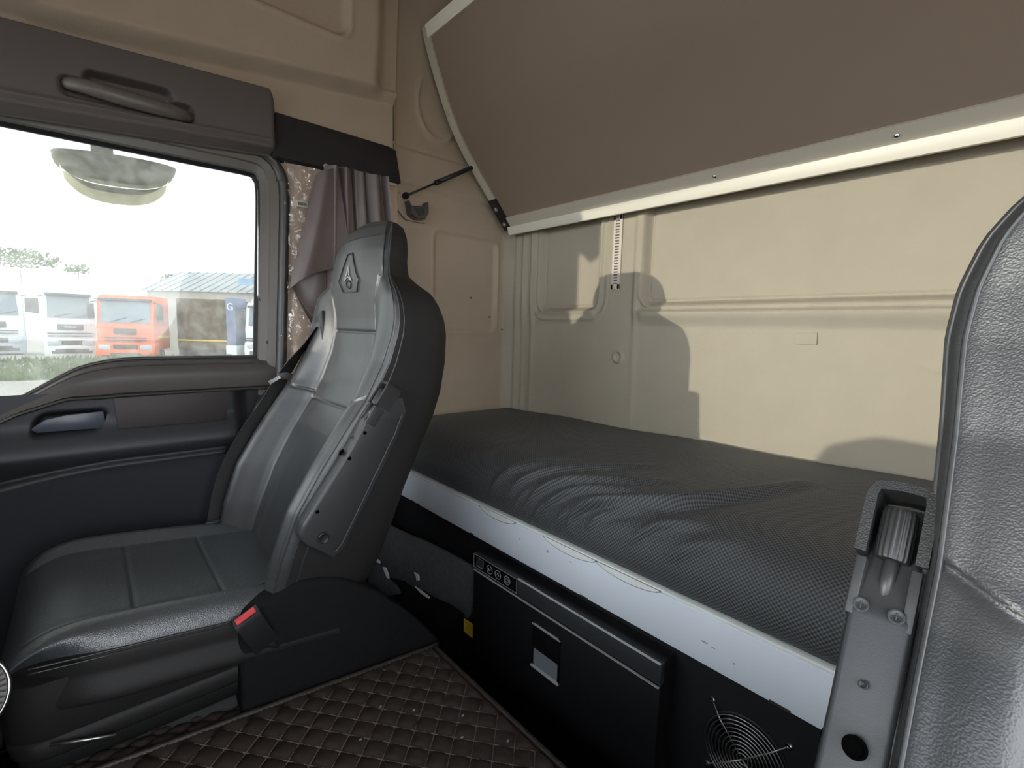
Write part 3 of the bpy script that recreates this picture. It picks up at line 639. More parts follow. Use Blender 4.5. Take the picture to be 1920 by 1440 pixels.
for pl in ([(1.430, 0.206), (1.405, 0.203), (1.398, 0.195), (1.415, 0.193)], [(1.382, 0.188), (1.368, 0.190), (1.356, 0.172), (1.352, 0.160), (1.360, 0.158), (1.374, 0.176)], [(1.226, 0.226), (1.206, 0.224), (1.204, 0.208), (1.214, 0.206), (1.216, 0.218)], [(1.222, 0.182), (1.190, 0.178), (1.158, 0.173), (1.160, 0.168), (1.195, 0.172)]):
    slant('torn_lining', pl, 0.7435, 0.7485, 'torn_lining')
kick = box('trim_4', 0.44, 0.768, 1.462, 1.472, -0.003, 0.50, 'carpet_black'); tag(kick, 'black carpeted kick panel low on the side wall behind the seat', 'trim', kind='structure')
yl = thing('yellow_label', (0.744, 0.993, 0.128), 'small yellow printed label on the black panel left of the fridge', 'label')
box('label_block', 0.7445, 0.7698, 0.942, 1.043, -0.004, 0.172, 'black_panel', lbk, bev=0.003)
prism('label_paper', [(1.0145, 0.168), (0.9715, 0.171), (0.9725, 0.130), (1.0145, 0.129)], 0.7436, 0.7446, 'yellow_label', yl, axis='x')
for k in range(4):
    z = 0.160-k*0.008; box('print_line', 0.7432, 0.7437, 0.980, 1.006-0.006*(k % 2), z-0.0009, z+0.0009, 'yellow_print', yl)

fan = thing('cooling_fan', (0.765, 0.268, 0.22), 'black cooling fan behind a spiral wire guard on the bunk base', 'fan')
FC = Vector((0.769, 0.268, 0.291))
lathe('fan_shroud', [(0.0655, -0.001), (0.0655, 0.002), (0.063, 0.003), (0.062, 0.0015), (0.010, 0.001)], FC, (-1, 0, 0), 'black_plastic', fan, 48)
lathe('hub', [(0.020, 0), (0.020, 0.004), (0.017, 0.006)], FC, (-1, 0, 0), 'gloss_black', fan, 24)
for k in range(7):
    a = 2*math.pi*k/7; V = []
    for r in np.linspace(0.018, 0.060, 6):
        for t in np.linspace(-0.28, 0.28, 5):
            b = a+t+0.6*(r-0.018)/0.042; V.append((FC.x-0.0035-0.004*t/0.28*0.6, FC.y+r*math.cos(b), FC.z+r*math.sin(b)))
    mk('blade', V, gridf(6, 5), 'gloss_black', fan, smooth=True)
gx_ = FC.x-0.010
wires = [vtube([(gx_-0.004*(1-(r/0.064)**2), FC.y+r*math.cos(a), FC.z+r*math.sin(a)) for a in np.linspace(0, 2*math.pi, 48)], 0.0009, 5, False) for r in np.linspace(0.009, 0.064, 10)]
for sg in ((1, 1), (-1, 1), (1, -1), (-1, -1)):
    wires.append(vtube([(gx_-0.0045, FC.y, FC.z), (gx_-0.001, FC.y+sg[0]*0.040, FC.z+sg[1]*0.040), (FC.x-0.003, FC.y+sg[0]*0.058, FC.z+sg[1]*0.058)], 0.0011, 5))
V, F = join(wires); mk('wire_guard', V, F, 'steel', fan, smooth=True)
for sg in ((1, 1), (-1, 1), (1, -1), (-1, -1)):
    lathe('screw', [(0.0058, 0), (0.0058, 0.0015), (0.004, 0.004), (0.0018, 0.0042), (0.0015, 0.003)], (FC.x-0.001, FC.y+sg[0]*0.060, FC.z+sg[1]*0.060), (-1, 0, 0), 'chrome', fan, 14)

# ================================================================== FRIDGE under the bunk
fr = thing('drawer_fridge', (0.76, 0.669, -0.004), 'black built-in drawer fridge with control strip under the bunk', 'fridge')
FX, Y0, Y1 = 0.720, 0.398, 0.938
box('body', FX+0.004, 0.7695, Y0+0.001, Y1-0.001, 0.03, 0.396, 'fridge_black', fr, bev=0.003)
drawer = box('drawer_front', FX-0.004, FX+0.006, Y0, Y1, 0.048, 0.352, 'fridge_black', fr, bev=0.003)
box('plinth', FX+0.012, 0.7695, Y0+0.004, Y1-0.004, -0.004, 0.034, 'black_panel', fr)
box('top_strip', FX-0.003, FX+0.010, Y0, Y1, 0.3575, 0.397, 'fridge_strip', fr, bev=0.0015)
box('trim_line', FX-0.0055, FX-0.001, Y0+0.002, Y1-0.002, 0.3518, 0.3534, 'trim_silver', fr)
box('trim_line', FX-0.0045, FX, Y0+0.002, 0.771, 0.3960, 0.3976, 'trim_silver', fr)
cpn = box('control_panel', FX-0.0045, FX, 0.771, Y1-0.001, 0.3605, 0.3962, 'gloss_black', fr, bev=0.001)
def outline(name, P, r, m, par): 
    V, F = vtube(P+[P[0]], r, 5, False); return mk(name, V, F, m, par)
outline('panel_border', [(FX-0.005, 0.772, 0.3612), (FX-0.005, 0.936, 0.3612), (FX-0.005, 0.936, 0.3956), (FX-0.005, 0.772, 0.3956)], 0.0006, 'icon_grey', cpn)
outline('display_window', [(FX-0.005, 0.898, 0.368), (FX-0.005, 0.923, 0.368), (FX-0.005, 0.923, 0.390), (FX-0.005, 0.898, 0.390)], 0.0006, 'icon_grey', cpn)
box('display', FX-0.0052, FX-0.004, 0.901, 0.920, 0.371, 0.387, 'fridge_strip', cpn)
for k, yc in enumerate((0.872, 0.840, 0.806)):
    V, F = vtube([(FX-0.005, yc+0.0105*math.cos(a), 0.378+0.0105*math.sin(a)) for a in np.linspace(0, 2*math.pi, 25)], 0.0007, 5, False)
    bt = mk('button', V, F, 'icon_grey', cpn)
    if k < 2:
        s = -1 if k == 0 else 1
        V, F = vtube([(FX-0.005, yc+0.005, 0.378-s*0.003), (FX-0.005, yc, 0.378+s*0.004), (FX-0.005, yc-0.005, 0.378-s*0.003)], 0.0007, 5)
    else:
        a_, b_ = vtube([(FX-0.005, yc+0.0055*math.sin(a), 0.378+0.0055*math.cos(a)) for a in np.linspace(0.6, 5.7, 18)], 0.0006, 5), vtube([(FX-0.005, yc, 0.379), (FX-0.005, yc, 0.385)], 0.0006, 5)
        V, F = join([a_, b_])
    mk('symbol', V, F, 'icon_grey', cpn)
# handle recess: frame, flap above, pocket below
hd = thing('handle', (0, 0, 0)); hd.parent = drawer; hd.location = Vector((FX-0.004, 0.672, 0.268))-wloc(drawer)
box('handle_frame', FX-0.0065, FX-0.003, 0.630, 0.635, 0.218, 0.320, 'gloss_black', drawer)
box('handle_frame', FX-0.0065, FX-0.003, 0.709, 0.714, 0.218, 0.320, 'gloss_black', drawer)
box('handle_flap', FX-0.0070, FX-0.002, 0.634, 0.710, 0.262, 0.314, 'gloss_black', drawer, bev=0.0015)
box('handle_top_line', FX-0.0075, FX-0.003, 0.630, 0.714, 0.3165, 0.3195, 'trim_silver', drawer)
prism('handle_pocket', [(0.634, 0.262), (0.710, 0.262), (0.710, 0.222), (0.634, 0.222)], FX-0.0048, FX-0.0035, 'fridge_pocket', drawer, axis='x')
box('handle_lip', FX-0.010, FX-0.003, 0.630, 0.714, 0.2165, 0.2215, 'trim_silver', drawer, bev=0.001)
bpy.data.objects.remove(hd)

# ================================================================== ENGINE TUNNEL + QUILTED MAT
tun = thing('engine_tunnel', (0.1, 0.4, -0.005), 'black carpeted engine tunnel hump between the seats', 'engine tunnel', kind='structure')
def tz_(x): return 0.3265-0.107*(x+0.024)
prism('tunnel_body', [(-0.33, -0.005), (0.535, -0.005), (0.535, tz_(0.535)-0.012), (-0.33, tz_(-0.33)-0.012)], 0.06, 0.83, 'carpet_black', tun)
qm = thing('quilted_floor_mat', (0.2, 0.45, 0.27), 'dark brown diamond-quilted leatherette mat over the engine tunnel', 'floor mat')
def quilt(X, Y):
    p = 0.0345; a = (X-Y)/math.sqrt(2)+0.30; b = (X+Y)/math.sqrt(2)+0.012
    b = b+0.012*np.sin(a*4); 
    fa = np.abs(((a/p) % 1)-0.5)*2; fb = np.abs(((b/p) % 1)-0.5)*2           # 1 on the stitch lines
    return 0.0075*(1-np.clip(fa, 0, 1)**3.2)*(1-np.clip(fb, 0, 1)**3.2)
def patch(name, x0, x1, t, nx, nyy, zfun, m='mat_leather'):
    xs = np.linspace(x0, x1, nx); X, T = np.meshgrid(xs, t, indexing='ij'); Yq, Zq = zfun(X, T)
    border = sm(0, 0.012, x1-X)
    Zq = Zq+quilt(X, T)*border
    Vt = np.stack([X, Yq, Zq], -1).reshape(-1, 3); n0 = len(Vt); G = gridf(nx, len(t))
    return mk(name, Vt, G, m, qm, smooth=True)
patch('top_panel', -0.32, 0.540, np.linspace(0.05, 0.846, 260), 270, 260, lambda X, T: (T, tz_(X)-0.004+0*T))
# side flap beyond the ridge, falling towards the seat base
patch('side_flap', -0.32, 0.555, np.linspace(0.846, 1.02, 70), 270, 70, lambda X, T: (0.846+(T-0.846)*0.62, tz_(X)-0.006-0.12*(T-0.846)-0.5*np.clip(T-0.95, 0, 1)))
def edge_tube(name, P, r, m='mat_leather'): tube(name, [tuple(p) for p in P], r, m, qm, 8)
edge_tube('bound_edge', [(x, 0.847, tz_(x)+0.002) for x in np.linspace(-0.32, 0.55, 40)], 0.0045)
edge_tube('bound_edge', [(0.541, y, tz_(0.541)-0.001) for y in np.linspace(0.05, 0.85, 40)], 0.005)
V, F = join([vtube([(x, 0.841, tz_(x)+0.004), (x+0.004, 0.841, tz_(x+0.004)+0.004)], 0.0006, 4) for x in np.arange(-0.1, 0.54, 0.008)])
tag(mk('edge_stitching', V, F, 'stitch', qm), kind='stuff')
box('mat_skirt', 0.536, 0.541, 0.055, 0.845, 0.10, tz_(0.54)-0.001, 'mat_leather', qm)
# stitches along the quilting lines
V, F = [], []
qs = []
p = 0.0345
for fam in (0, 1):
    for k in range(-40, 60):
        c = k*p-(0.30 if fam == 0 else 0.012)
        pts = []
        for t in np.arange(-1.0, 1.6, 0.014):
            if fam == 0: a = c; b = t; b_eff = b
            else: a = t; b = c-0.012*math.sin((t+0.30)*4)
            x = (a+b)/math.sqrt(2); y = (b-a)/math.sqrt(2)
            if -0.05 < x < 0.53 and 0.30 < y < 0.838: pts.append((x, y, tz_(x)-0.0030))
            elif pts: break
        if len(pts) > 2: qs.append(vtube(pts, 0.0010, 4, False))
V, F = join(qs); tag(mk('quilt_stitching', V, F, 'stitch', qm), kind='stuff')
dz = []
for (x, y) in ((0.405, 0.70), (0.47, 0.64), (0.30, 0.69), (0.44, 0.60), (0.36, 0.74), (0.50, 0.55)):
    dz.append(vbox(x-0.002, x+0.002, y-0.0012, y+0.0012, tz_(x)+0.002, tz_(x)+0.0042))
V, F = join(dz); tag(tag(mk('mat_crumbs', V, F, 'scuff_grey'), 'tiny pale crumbs scattered on the quilted mat', 'crumbs'), kind='stuff')

# ================================================================== SEATS (one built, one mirrored copy)
ST = np.array([  # z, front centre x, half width, bolster height, thickness, centre-panel half width
 (0.385, 0.262, 0.170, 0.030, 0.10, 0.135), (0.42, 0.262, 0.200, 0.045, 0.15, 0.140), (0.48, 0.276, 0.218, 0.058, 0.165, 0.142), (0.54, 0.298, 0.224, 0.068, 0.168, 0.143), (0.63, 0.335, 0.227, 0.074, 0.165, 0.145),
 (0.70, 0.372, 0.228, 0.070, 0.160, 0.146), (0.78, 0.420, 0.228, 0.064, 0.150, 0.144), (0.83, 0.445, 0.228, 0.052, 0.142, 0.136), (0.90, 0.466, 0.231, 0.038, 0.130, 0.122), (0.955, 0.473, 0.234, 0.027, 0.122, 0.110), (0.985, 0.473, 0.231, 0.020, 0.118, 0.108),
 (1.015, 0.470, 0.222, 0.013, 0.112, 0.112), (1.04, 0.467, 0.206, 0.007, 0.104, 0.120), (1.06, 0.465, 0.172, 0.002, 0.090, 0.130), (1.078, 0.465, 0.147, 0.0, 0.080, 0.132), (1.11, 0.468, 0.137, 0.0, 0.078, 0.132), (1.135, 0.472, 0.134, 0.0, 0.078, 0.13), (1.165, 0.481, 0.124, 0.0, 0.070, 0.13), (1.187, 0.493, 0.106, 0.0, 0.058, 0.13), (1.201, 0.506, 0.080, 0.0, 0.040, 0.13), (1.208, 0.518, 0.042, 0.0, 0.018, 0.13)])
NZ_ = 300; zz = np.concatenate([np.linspace(0.385, 1.165, 330), 1.165+(1.208-1.165)*np.sin(np.linspace(0, math.pi/2, 50))])
def st(col, z):
    zd = np.linspace(0.385, 1.208, 800); v = np.interp(zd, ST[:, 0], ST[:, col]); k = 19; v2 = np.convolve(np.pad(v, k//2, 'edge'), np.hanning(k+2)[1:-1]/np.hanning(k+2).sum(), 'valid')
    w = sm(1.15, 1.19, zd); return np.interp(z, zd, v2*(1-w)+v*w)
MH = 140
def section(z):
    """half section from the front centre to the back centre: (y, x) rows plus the centre-panel half width"""
    xf, w, b, d, cpw = [float(st(k, z)) for k in range(1, 6)]; cpw = min(cpw, w*0.93)
    hr = float(sm(1.03, 1.09, np.array(z)))                         # headrest: rounder front
    P = [(0, xf-0.004*hr), (0.5*cpw, xf-0.002*hr), (cpw, xf-0.10*b+0.006*hr), (cpw+(w-cpw)*0.45, xf-b+0.012*hr), (cpw+(w-cpw)*0.80, xf-1.0*b+0.016*hr), (w, xf-0.80*b+0.006+0.014*hr), (w*1.01, xf+0.35*d), (w*0.985, xf+0.74*d), (w*0.86, xf+0.95*d), (w*0.5, xf+d), (0, xf+d)]
    return np.array(P), cpw, w
def front_x(y, z):
    P, cpw, w = section(z); Q = spline(P, 400); k = np.argmin(np.abs(Q[:260, 0]-abs(y))); return float(Q[k, 1])
seat = thing('passenger_seat', (0.2, 1.092, -0.005), 'black leather passenger seat by the side window with folded armrest', 'seat', 'pair of black leather cab seats')
SY = 1.092
rows = []; PIPE = []; PIPE2 = []; PIPE3 = []
for z in zz:
    P, cpw, w = section(z); Q = spline(P, MH); par = np.linspace(0, len(P)-1, MH)
    y = Q[:, 0].copy(); x = Q[:, 1].copy(); front = par < 4.6
    g = np.zeros(MH)
    if z < 1.075: g += 0.0045*np.exp(-((y-cpw)/0.0026)**2)*front
    g += 0.0045*np.exp(-((z-0.955)/0.0026)**2)*(y < cpw)*front
    g += 0.0045*np.exp(-((z-0.785)/0.0026)**2)*(y < cpw)*front
    g += 0.004*np.exp(-((z-(0.80+0.35*(y-cpw)))/0.0026)**2)*(y > cpw)*front
    x = x+g
    puff = 0.004*np.cos(np.clip(y/max(cpw, 1e-3), 0, 1)*math.pi/2)*(par < 2); x = x-puff
    L_ = list(zip(x, y)); rows.append(np.array(L_+[(a, -b) for a, b in L_[-2:0:-1]]))
    k5 = int(round(5*(MH-1)/(len(P)-1))); PIPE.append((Q[k5, 1], Q[k5, 0], z)); k6 = int(round(5.22*(MH-1)/(len(P)-1))); PIPE2.append((Q[k6, 1], Q[k6, 0], z)); k7 = int(round(4.62*(MH-1)/(len(P)-1))); PIPE3.append((Q[k7, 1], Q[k7, 0]-0.0008, z))
nr, nc = len(rows), len(rows[0])
V = np.array([(p[0], SY+p[1], zz[i]) for i, r in enumerate(rows) for p in r])
bk_o = mk('backrest', V, gridf(nr, nc, cv=True)+[tuple(range(nc)), tuple((nr-1)*nc+k for k in range(nc))[::-1]], 'leather', seat, smooth=True)
bk_o.data.materials.append(MT['leather_shaded'])
pc = np.concatenate([np.linspace(0, 10, MH), np.linspace(0, 10, MH)[-2:0:-1]])
mi = [1 if 5.05 < pc[k % nc] else 0 for k in range((nr-1)*nc)]+[0, 0]
bk_o.data.polygons.foreach_set('material_index', mi)
for s in (-1, 1):
    for PP in (PIPE, PIPE2, PIPE3):
        tube('piping', [(a, SY+s*(b+0.0005), c) for a, b, c in PP[6:-6:3]], 0.0017, 'piping', seat, 6)
# emblem pressed on the headrest
def onhead(pts, off=0.0055, n=8):
    out = []
    for (a, b) in zip(pts[:-1], pts[1:]):
        for t in np.linspace(0, 1, n, endpoint=False): y = a[0]+(b[0]-a[0])*t; z = a[1]+(b[1]-a[1])*t; out.append((front_x(y, z)-off, SY+y, z))
    y, z = pts[-1]; out.append((front_x(y, z)-off, SY+y, z)); return out
em = [(-0.013, 1.132), (0.013, 1.132), (0.044, 1.083), (0.056, 1.071), (0.038, 1.045), (-0.038, 1.045), (-0.056, 1.071), (-0.044, 1.083), (-0.013, 1.132)]
tube('emblem_outline', onhead(em), 0.0015, 'leather', seat, 6)
em2 = [(0.0, 1.103), (-0.006, 1.085), (-0.020, 1.070), (0.0, 1.080), (0.020, 1.070), (0.006, 1.085), (0.0, 1.103)]
tube('emblem_star', onhead(em2, n=5), 0.0014, 'icon_grey', seat, 5)
tube('emblem_ring', onhead([(0.012*math.cos(a), 1.062+0.009*math.sin(a)) for a in np.linspace(0, 2*math.pi, 15)], n=2), 0.0012, 'piping', seat, 5)

# cushion: sections along x (front to rear)
nx = 170; CX = np.linspace(-0.125, 0.335, nx); half = 90; V = []
for x in CX:
    t = (x+0.125)/0.46
    topz = 0.522-0.055*t-0.075*(1-math.sqrt(max(0, 1-max(0, 1-t/0.22)**2)))
    w = 0.214-0.075*max(0, 1-t/0.30)**2.2; bol = 0.016*math.sin(math.pi*min(1, t/0.9))**0.5
    P = [(0, topz-0.004), (0.09, topz-0.003), (0.145, topz), (0.175, topz+bol), (0.200, topz+bol*0.7-0.004), (w+0.002, topz-0.020), (w+0.006, topz-0.05), (w, topz-0.10), (0.0, topz-0.10)]
    Q = spline(P, half); y = Q[:, 0]; z = Q[:, 1].copy(); par = np.linspace(0, 8, half); up = par < 5
    z -= up*(0.0035*np.exp(-((y-0.148)/0.0035)**2)+0.0026*(np.exp(-((x-0.035)/0.003)**2)+np.exp(-((x-0.160)/0.003)**2))*(y < 0.150))
    z -= 0.004*np.exp(-((par-5.05)/0.12)**2)
    V += [(x, SY+a, b) for a, b in zip(y, z)]+[(x, SY-a, b) for a, b in zip(y[-2:0:-1], z[-2:0:-1])]
nc = 2*half-2
cu_o = mk('cushion', V, gridf(nx, nc, cv=True)+[tuple(range(nc))[::-1], tuple((nx-1)*nc+k for k in range(nc))], 'leather_perforated', seat, smooth=True)
cu_o.data.materials.append(MT['leather_shaded']); pc = np.concatenate([np.linspace(0, 8, half), np.linspace(0, 8, half)[-2:0:-1]])
cu_o.data.polygons.foreach_set('material_index', [1 if pc[k % nc] > 4.95 else 0 for k in range((nx-1)*nc)]+[0, 0])
for dz_ in (0.0, 0.007):
    tube('cushion_piping', [(x, SY-0.2165, 0.5-0.055*(x+0.125)/0.46-dz_-0.0) for x in np.linspace(-0.085, 0.21, 30)], 0.0015, 'piping', seat, 6)
def rrect(x0, x1, y0, y1, r, n=6):
    P = []
    for cx, cy, a0 in ((x1-r, y1-r, 0), (x0+r, y1-r, 90), (x0+r, y0+r, 180), (x1-r, y0+r, 270)):
        for k in range(n+1): a = math.radians(a0+90*k/n); P.append((cx+r*math.cos(a), cy+r*math.sin(a)))
    return P
def stack(name, levels, m):
    V = []; n = None
    for (z, o) in levels:
        P = rrect(-0.115-o, 0.315+o, SY-0.208-o, SY+0.208+o, 0.045); n = len(P); V += [(x, y, z) for x, y in P]
    k = len(levels); mk(name, V, gridf(k, n, cv=True)+[tuple(range(n)), tuple((k-1)*n+i for i in range(n))[::-1]], m, seat, angle=60)
stack('seat_base', [(0.345, -0.004), (0.350, 0.0), (0.372, 0.003), (0.376, -0.001), (0.382, 0.004), (0.44, 0.003), (0.462, 0.0), (0.465, -0.01)], 'leather_shaded')
stack('bellows', [(0.0+0.0174*i-0.005, -0.012-0.011*math.cos(i*math.pi/1.5)) for i in range(21)], 'black_rubber')
# side shield beside the recliner
prism('side_cover', [(0.165, 0.440), (0.172, 0.478), (0.200, 0.490), (0.228, 0.492), (0.264, 0.506), (0.305, 0.500), (0.346, 0.484), (0.410, 0.437), (0.496, 0.350), (0.565, 0.263), (0.565, 0.20), (0.165, 0.20)], SY-0.2310, SY-0.16, 'carpet_black', seat, bev=0.008, seg=3)
tube('slide_lever', [(-0.07, SY-0.222, 0.378), (-0.02, SY-0.225, 0.362), (0.0, SY-0.225, 0.355)], 0.0022, 'steel', seat, 6)

# armrest folded up along the inner side
ea = Vector((0.565, 0, 0.825)); na = Vector((-0.825, 0, 0.565)); A0 = Vector((0.385, SY-0.245, 0.805)); ey = Vector((0, 1, 0))
arm = prism('armrest', [(0.380, 0.797), (0.350, 0.745), (0.263, 0.622), (0.257, 0.603), (0.266, 0.586), (0.296, 0.563), (0.314, 0.546), (0.333, 0.556), (0.444, 0.752), (0.464, 0.803), (0.455, 0.835), (0.435, 0.832), (0.412, 0.822)], SY-0.260, SY-0.228, 'grey_plastic', seat, bev=0.004, seg=3)
def ab(c, la, ly, ln_, name, m, par, bev=0.001):
    """box in the armrest frame: centre c, extents along its axis, width and depth"""
    V, F = vbox(-la/2, la/2, -ly/2, ly/2, -ln_/2, ln_/2, bev); V = [(Vector(c)+ea*v[0]+ey*v[1]+na*v[2])[:] for v in V]; return mk(name, V, F, m, par, angle=40)
T0 = A0+na*(-0.002)
for s in (-1, 1):
    ab(T0+ea*0.003+ey*s*0.0135-na*0.010, 0.036, 0.0055, 0.022, 'fork_prong', 'grey_plastic', arm)
gf = [(0.016, -0.0155), (0.016, 0.0155)]
Vg = []
path_u = [(0.024, -0.0150), (0.042, -0.0150), (0.062, -0.0150), (0.0685, -0.0125), (0.070, 0.0), (0.0685, 0.0125), (0.062, 0.0150), (0.042, 0.0150), (0.024, 0.0150)]
pts = [(T0+ea*a+ey*b-na*0.004) for a, b in path_u]
prof_u = [(-0.0030, 0.006), (0.0030, 0.006), (0.0030, -0.026), (-0.0030, -0.026)]
for i, p in enumerate(pts):
    t = (pts[min(i+1, 8)]-pts[max(i-1, 0)]).normalized(); sd = t.cross(na).normalized()
    for (a, b) in prof_u: Vg.append((p+sd*a+na*b)[:])
mk('grip_frame', Vg, gridf(9, 4, cv=True)+[(0, 1, 2, 3), (35, 34, 33, 32)], 'grip_rubber', arm, angle=50)
ab(T0+ea*0.040-na*0.024, 0.046, 0.026, 0.004, 'grip_back', 'grey_plastic', arm)
prof = []; KC = T0+ea*0.040-na*0.006; Vk = []; segs = 72
for (r, h) in ((0.006, -0.0165), (0.0088, -0.0160), (0.0094, -0.0140), (0.0094, 0.0130), (0.0086, 0.0155), (0.004, 0.0165)):
    for k in range(segs):
        a = 2*math.pi*k/segs; rr = r*(1-0.09*(0.5+0.5*math.cos(a*18))); Vk.append((KC+ea*h+(ey*math.cos(a)+na*math.sin(a))*rr)[:])
mk('height_knob', Vk, gridf(6, segs, cv=True)+[tuple(range(segs))[::-1], tuple(5*segs+k for k in range(segs))], 'black_plastic', arm, angle=60)
V, F = vtube([(KC-ea*0.044)[:], (KC-ea*0.014)[:]], 0.0042, 12); mk('knob_stem', V, F, 'grey_plastic', arm, smooth=True)
for (d, off, r, m) in ((-0.008, -0.0085, 0.0042, 'steel'), (-0.008, 0.0085, 0.0042, 'steel'), (-0.050, 0.0, 0.0024, 'grip_rubber')):
    p = A0+ea*d+ey*off; V, F = vlathe([(r, -0.001), (r, 0.0004), (r*0.8, 0.0006), (r*0.6, 0.0002), (r*0.2, -0.0002)], p, na, 16); sc_ = mk('screw', V, F, 'grey_plastic' if m == 'steel' else m, arm, angle=40)
    if m == 'steel':
        for q in (ea, ey):
            V, F = vtube([(p-q*0.002+na*0.0006)[:], (p+q*0.002+na*0.0006)[:]], 0.0005, 5); mk('cross_slot', V, F, 'ink', sc_)
p = A0-ea*0.082+ey*0.002; V, F = vlathe([(0.0060, -0.001), (0.0060, 0.0006), (0.0048, 0.0008), (0.0046, -0.0004)], p, na, 20); mk('adjuster_hole', V, F, 'hole_shade', arm, angle=40)
V, F = vlathe([(0.010, -0.001), (0.010, 0.003), (0.0085, 0.004), (0.007, 0.003)], (0.296, SY-0.262, 0.592), (0, -1, 0), 24); mk('pivot_cap', V, F, 'black_plastic', arm, angle=40)
V, F = vtube([(0.452, SY-0.2625, 0.800), (0.436, SY-0.2625, 0.762), (0.330, SY-0.2625, 0.572), (0.318, SY-0.2625, 0.560)], 0.0014, 5); mk('panel_seam', V, F, 'ink', arm)
V, F = vtube([(0.405, SY-0.2625, 0.795), (0.430, SY-0.2625, 0.794), (0.440, SY-0.2625, 0.785)], 0.0012, 5); mk('panel_seam', V, F, 'ink', arm)
for d in (-0.032, -0.085, -0.19):
    p = A0+ea*d+ey*(-0.0150)-na*0.012; V, F = vlathe([(0.0035, -0.0005), (0.0035, 0.0006), (0.002, 0.0008)], p, (0, -1, 0), 12); mk('cover_hole', V, F, 'hole_shade', arm, angle=40)

# belt: guide plate, webbing, tongue, lower strap, buckle
gp = prism('belt_guide', [(SY+0.145, 0.915), (SY+0.195, 0.930), (SY+0.197, 0.985), (SY+0.150, 1.005)], 0.449, 0.462, 'black_plastic', seat, axis='x', bev=0.002)
V, F = vtube([(0.4525, SY+0.170, 0.957), (0.4525, SY+0.192, 0.975)], 0.006, 8); mk('belt_slot', V, F, 'ink', seat, smooth=True)
def ribbon(name, pts, width, wdir, m, n=60, thick=0.0014):
    P = spline(pts, n); Wd = spline(wdir, n); V = []
    for p, w in zip(P, Wd):
        w = Vector(w).normalized()*width/2; p = Vector(p); V += [(p-w)[:], (p+w)[:]]
    n0 = len(V); nrm = []
    for i in range(n):
        t = Vector(P[min(i+1, n-1)]-P[max(i-1, 0)]).normalized(); k = t.cross(Vector(Wd[i])).normalized()*thick; nrm += [k, k]
    V += [(Vector(v)+k)[:] for v, k in zip(V, nrm)]
    G = gridf(n, 2); F = G+[(d+n0, c+n0, b+n0, a+n0) for a, b, c, d in G]
    for e in (0, 1): F += [(i*2+e, (i+1)*2+e, (i+1)*2+e+n0, i*2+e+n0) for i in range(n-1)]
    return mk(name, V, F, m, seat, smooth=True)
belt = ribbon('seat_belt', [(0.450, SY+0.180, 0.966), (0.425, SY+0.205, 0.915), (0.395, SY+0.228, 0.862), (0.368, SY+0.238, 0.815), (0.335, SY+0.240, 0.758), (0.295, SY+0.240, 0.700), (0.255, SY+0.240, 0.630), (0.228, SY+0.242, 0.555), (0.212, SY+0.245, 0.47)], 0.034,
       [(0.6, 0.8, 0.2), (0.6, 0.8, -0.1), (0.75, 0.5, -0.4), (0.8, 0.3, -0.5), (0.85, 0.1, -0.5), (0.85, 0.05, -0.5), (0.9, 0.0, -0.4), (0.95, 0.0, -0.3), (0.97, 0, -0.2)], 'webbing')
V, F = vprism([(-0.020, -0.004), (0.018, -0.010), (0.024, 0.004), (0.006, 0.012), (-0.018, 0.010)], -0.003, 0.004, 'y', 0.001); V = [(0.380+v[0], SY+0.226+v[1], 0.832+v[2]) for v in V]; mk('tongue', V, F, 'grey_plastic', belt, angle=40)
V, F = vprism([(-0.032, -0.014), (-0.006, 0.002), (-0.010, 0.008), (-0.036, -0.006)], -0.0015, 0.0015, 'y'); V = [(0.375+v[0], SY+0.222+v[1], 0.828+v[2]) for v in V]; mk('tongue_blade', V, F, 'chrome', belt)
V, F = vbox(0.192, 0.226, SY+0.232, SY+0.246, 0.440, 0.482, 0.003); mk('belt_anchor', V, F, 'pocket_plastic', belt, angle=40)
bq = Vector((0.183, SY-0.245, 0.462)); ax = Vector((-0.42, -0.10, 0.90)).normalized(); ux = Vector((0.90, 0, 0.42)).normalized(); uy = ax.cross(ux)
def bbox_(name, du_, dv, h0, h1, m, par, bev=0.002):
    V, F = vbox(-du_/2, du_/2, -dv/2, dv/2, h0, h1, bev); V = [(bq+ux*v[0]+uy*v[1]+ax*v[2])[:] for v in V]; return mk(name, V, F, m, par, angle=40)
bu = bbox_('buckle', 0.040, 0.024, -0.045, 0.026, 'black_plastic', seat)
bbox_('release_button', 0.032, 0.014, 0.024, 0.0285, 'red_button', bu, 0.001)
bbox_('buckle_bezel', 0.0405, 0.0245, 0.018, 0.0255, 'grey_plastic', bu, 0.001)
V, F = vtube([(bq-ax*0.04)[:], (bq-ax*0.09+Vector((0.02, 0.02, 0)))[:]], 0.006, 8); mk('buckle_stalk', V, F, 'black_plastic', seat, smooth=True)
tube('recline_handle', [(0.525, SY-0.19, 0.845), (0.520, SY-0.215, 0.82), (0.505, SY-0.218, 0.775)], 0.006, 'black_plastic', seat, 8)

def copy_tree(o, parent=None):
    c = o.copy(); COL.objects.link(c); c.parent = parent
    for ch in [k for k in bpy.data.objects if k.parent == o]: copy_tree(ch, c)
    return c
seat2 = copy_tree(seat); seat2.name = 'driver_seat'; seat2.location = (0.2, -0.204, 0.004); seat2.scale = (1, -1, 1); seat2.rotation_euler = (-0.016, -0.05, 0)
tag(seat2, 'black leather driver seat cut off by the right picture edge, armrest knob showing', 'seat', 'pair of black leather cab seats')

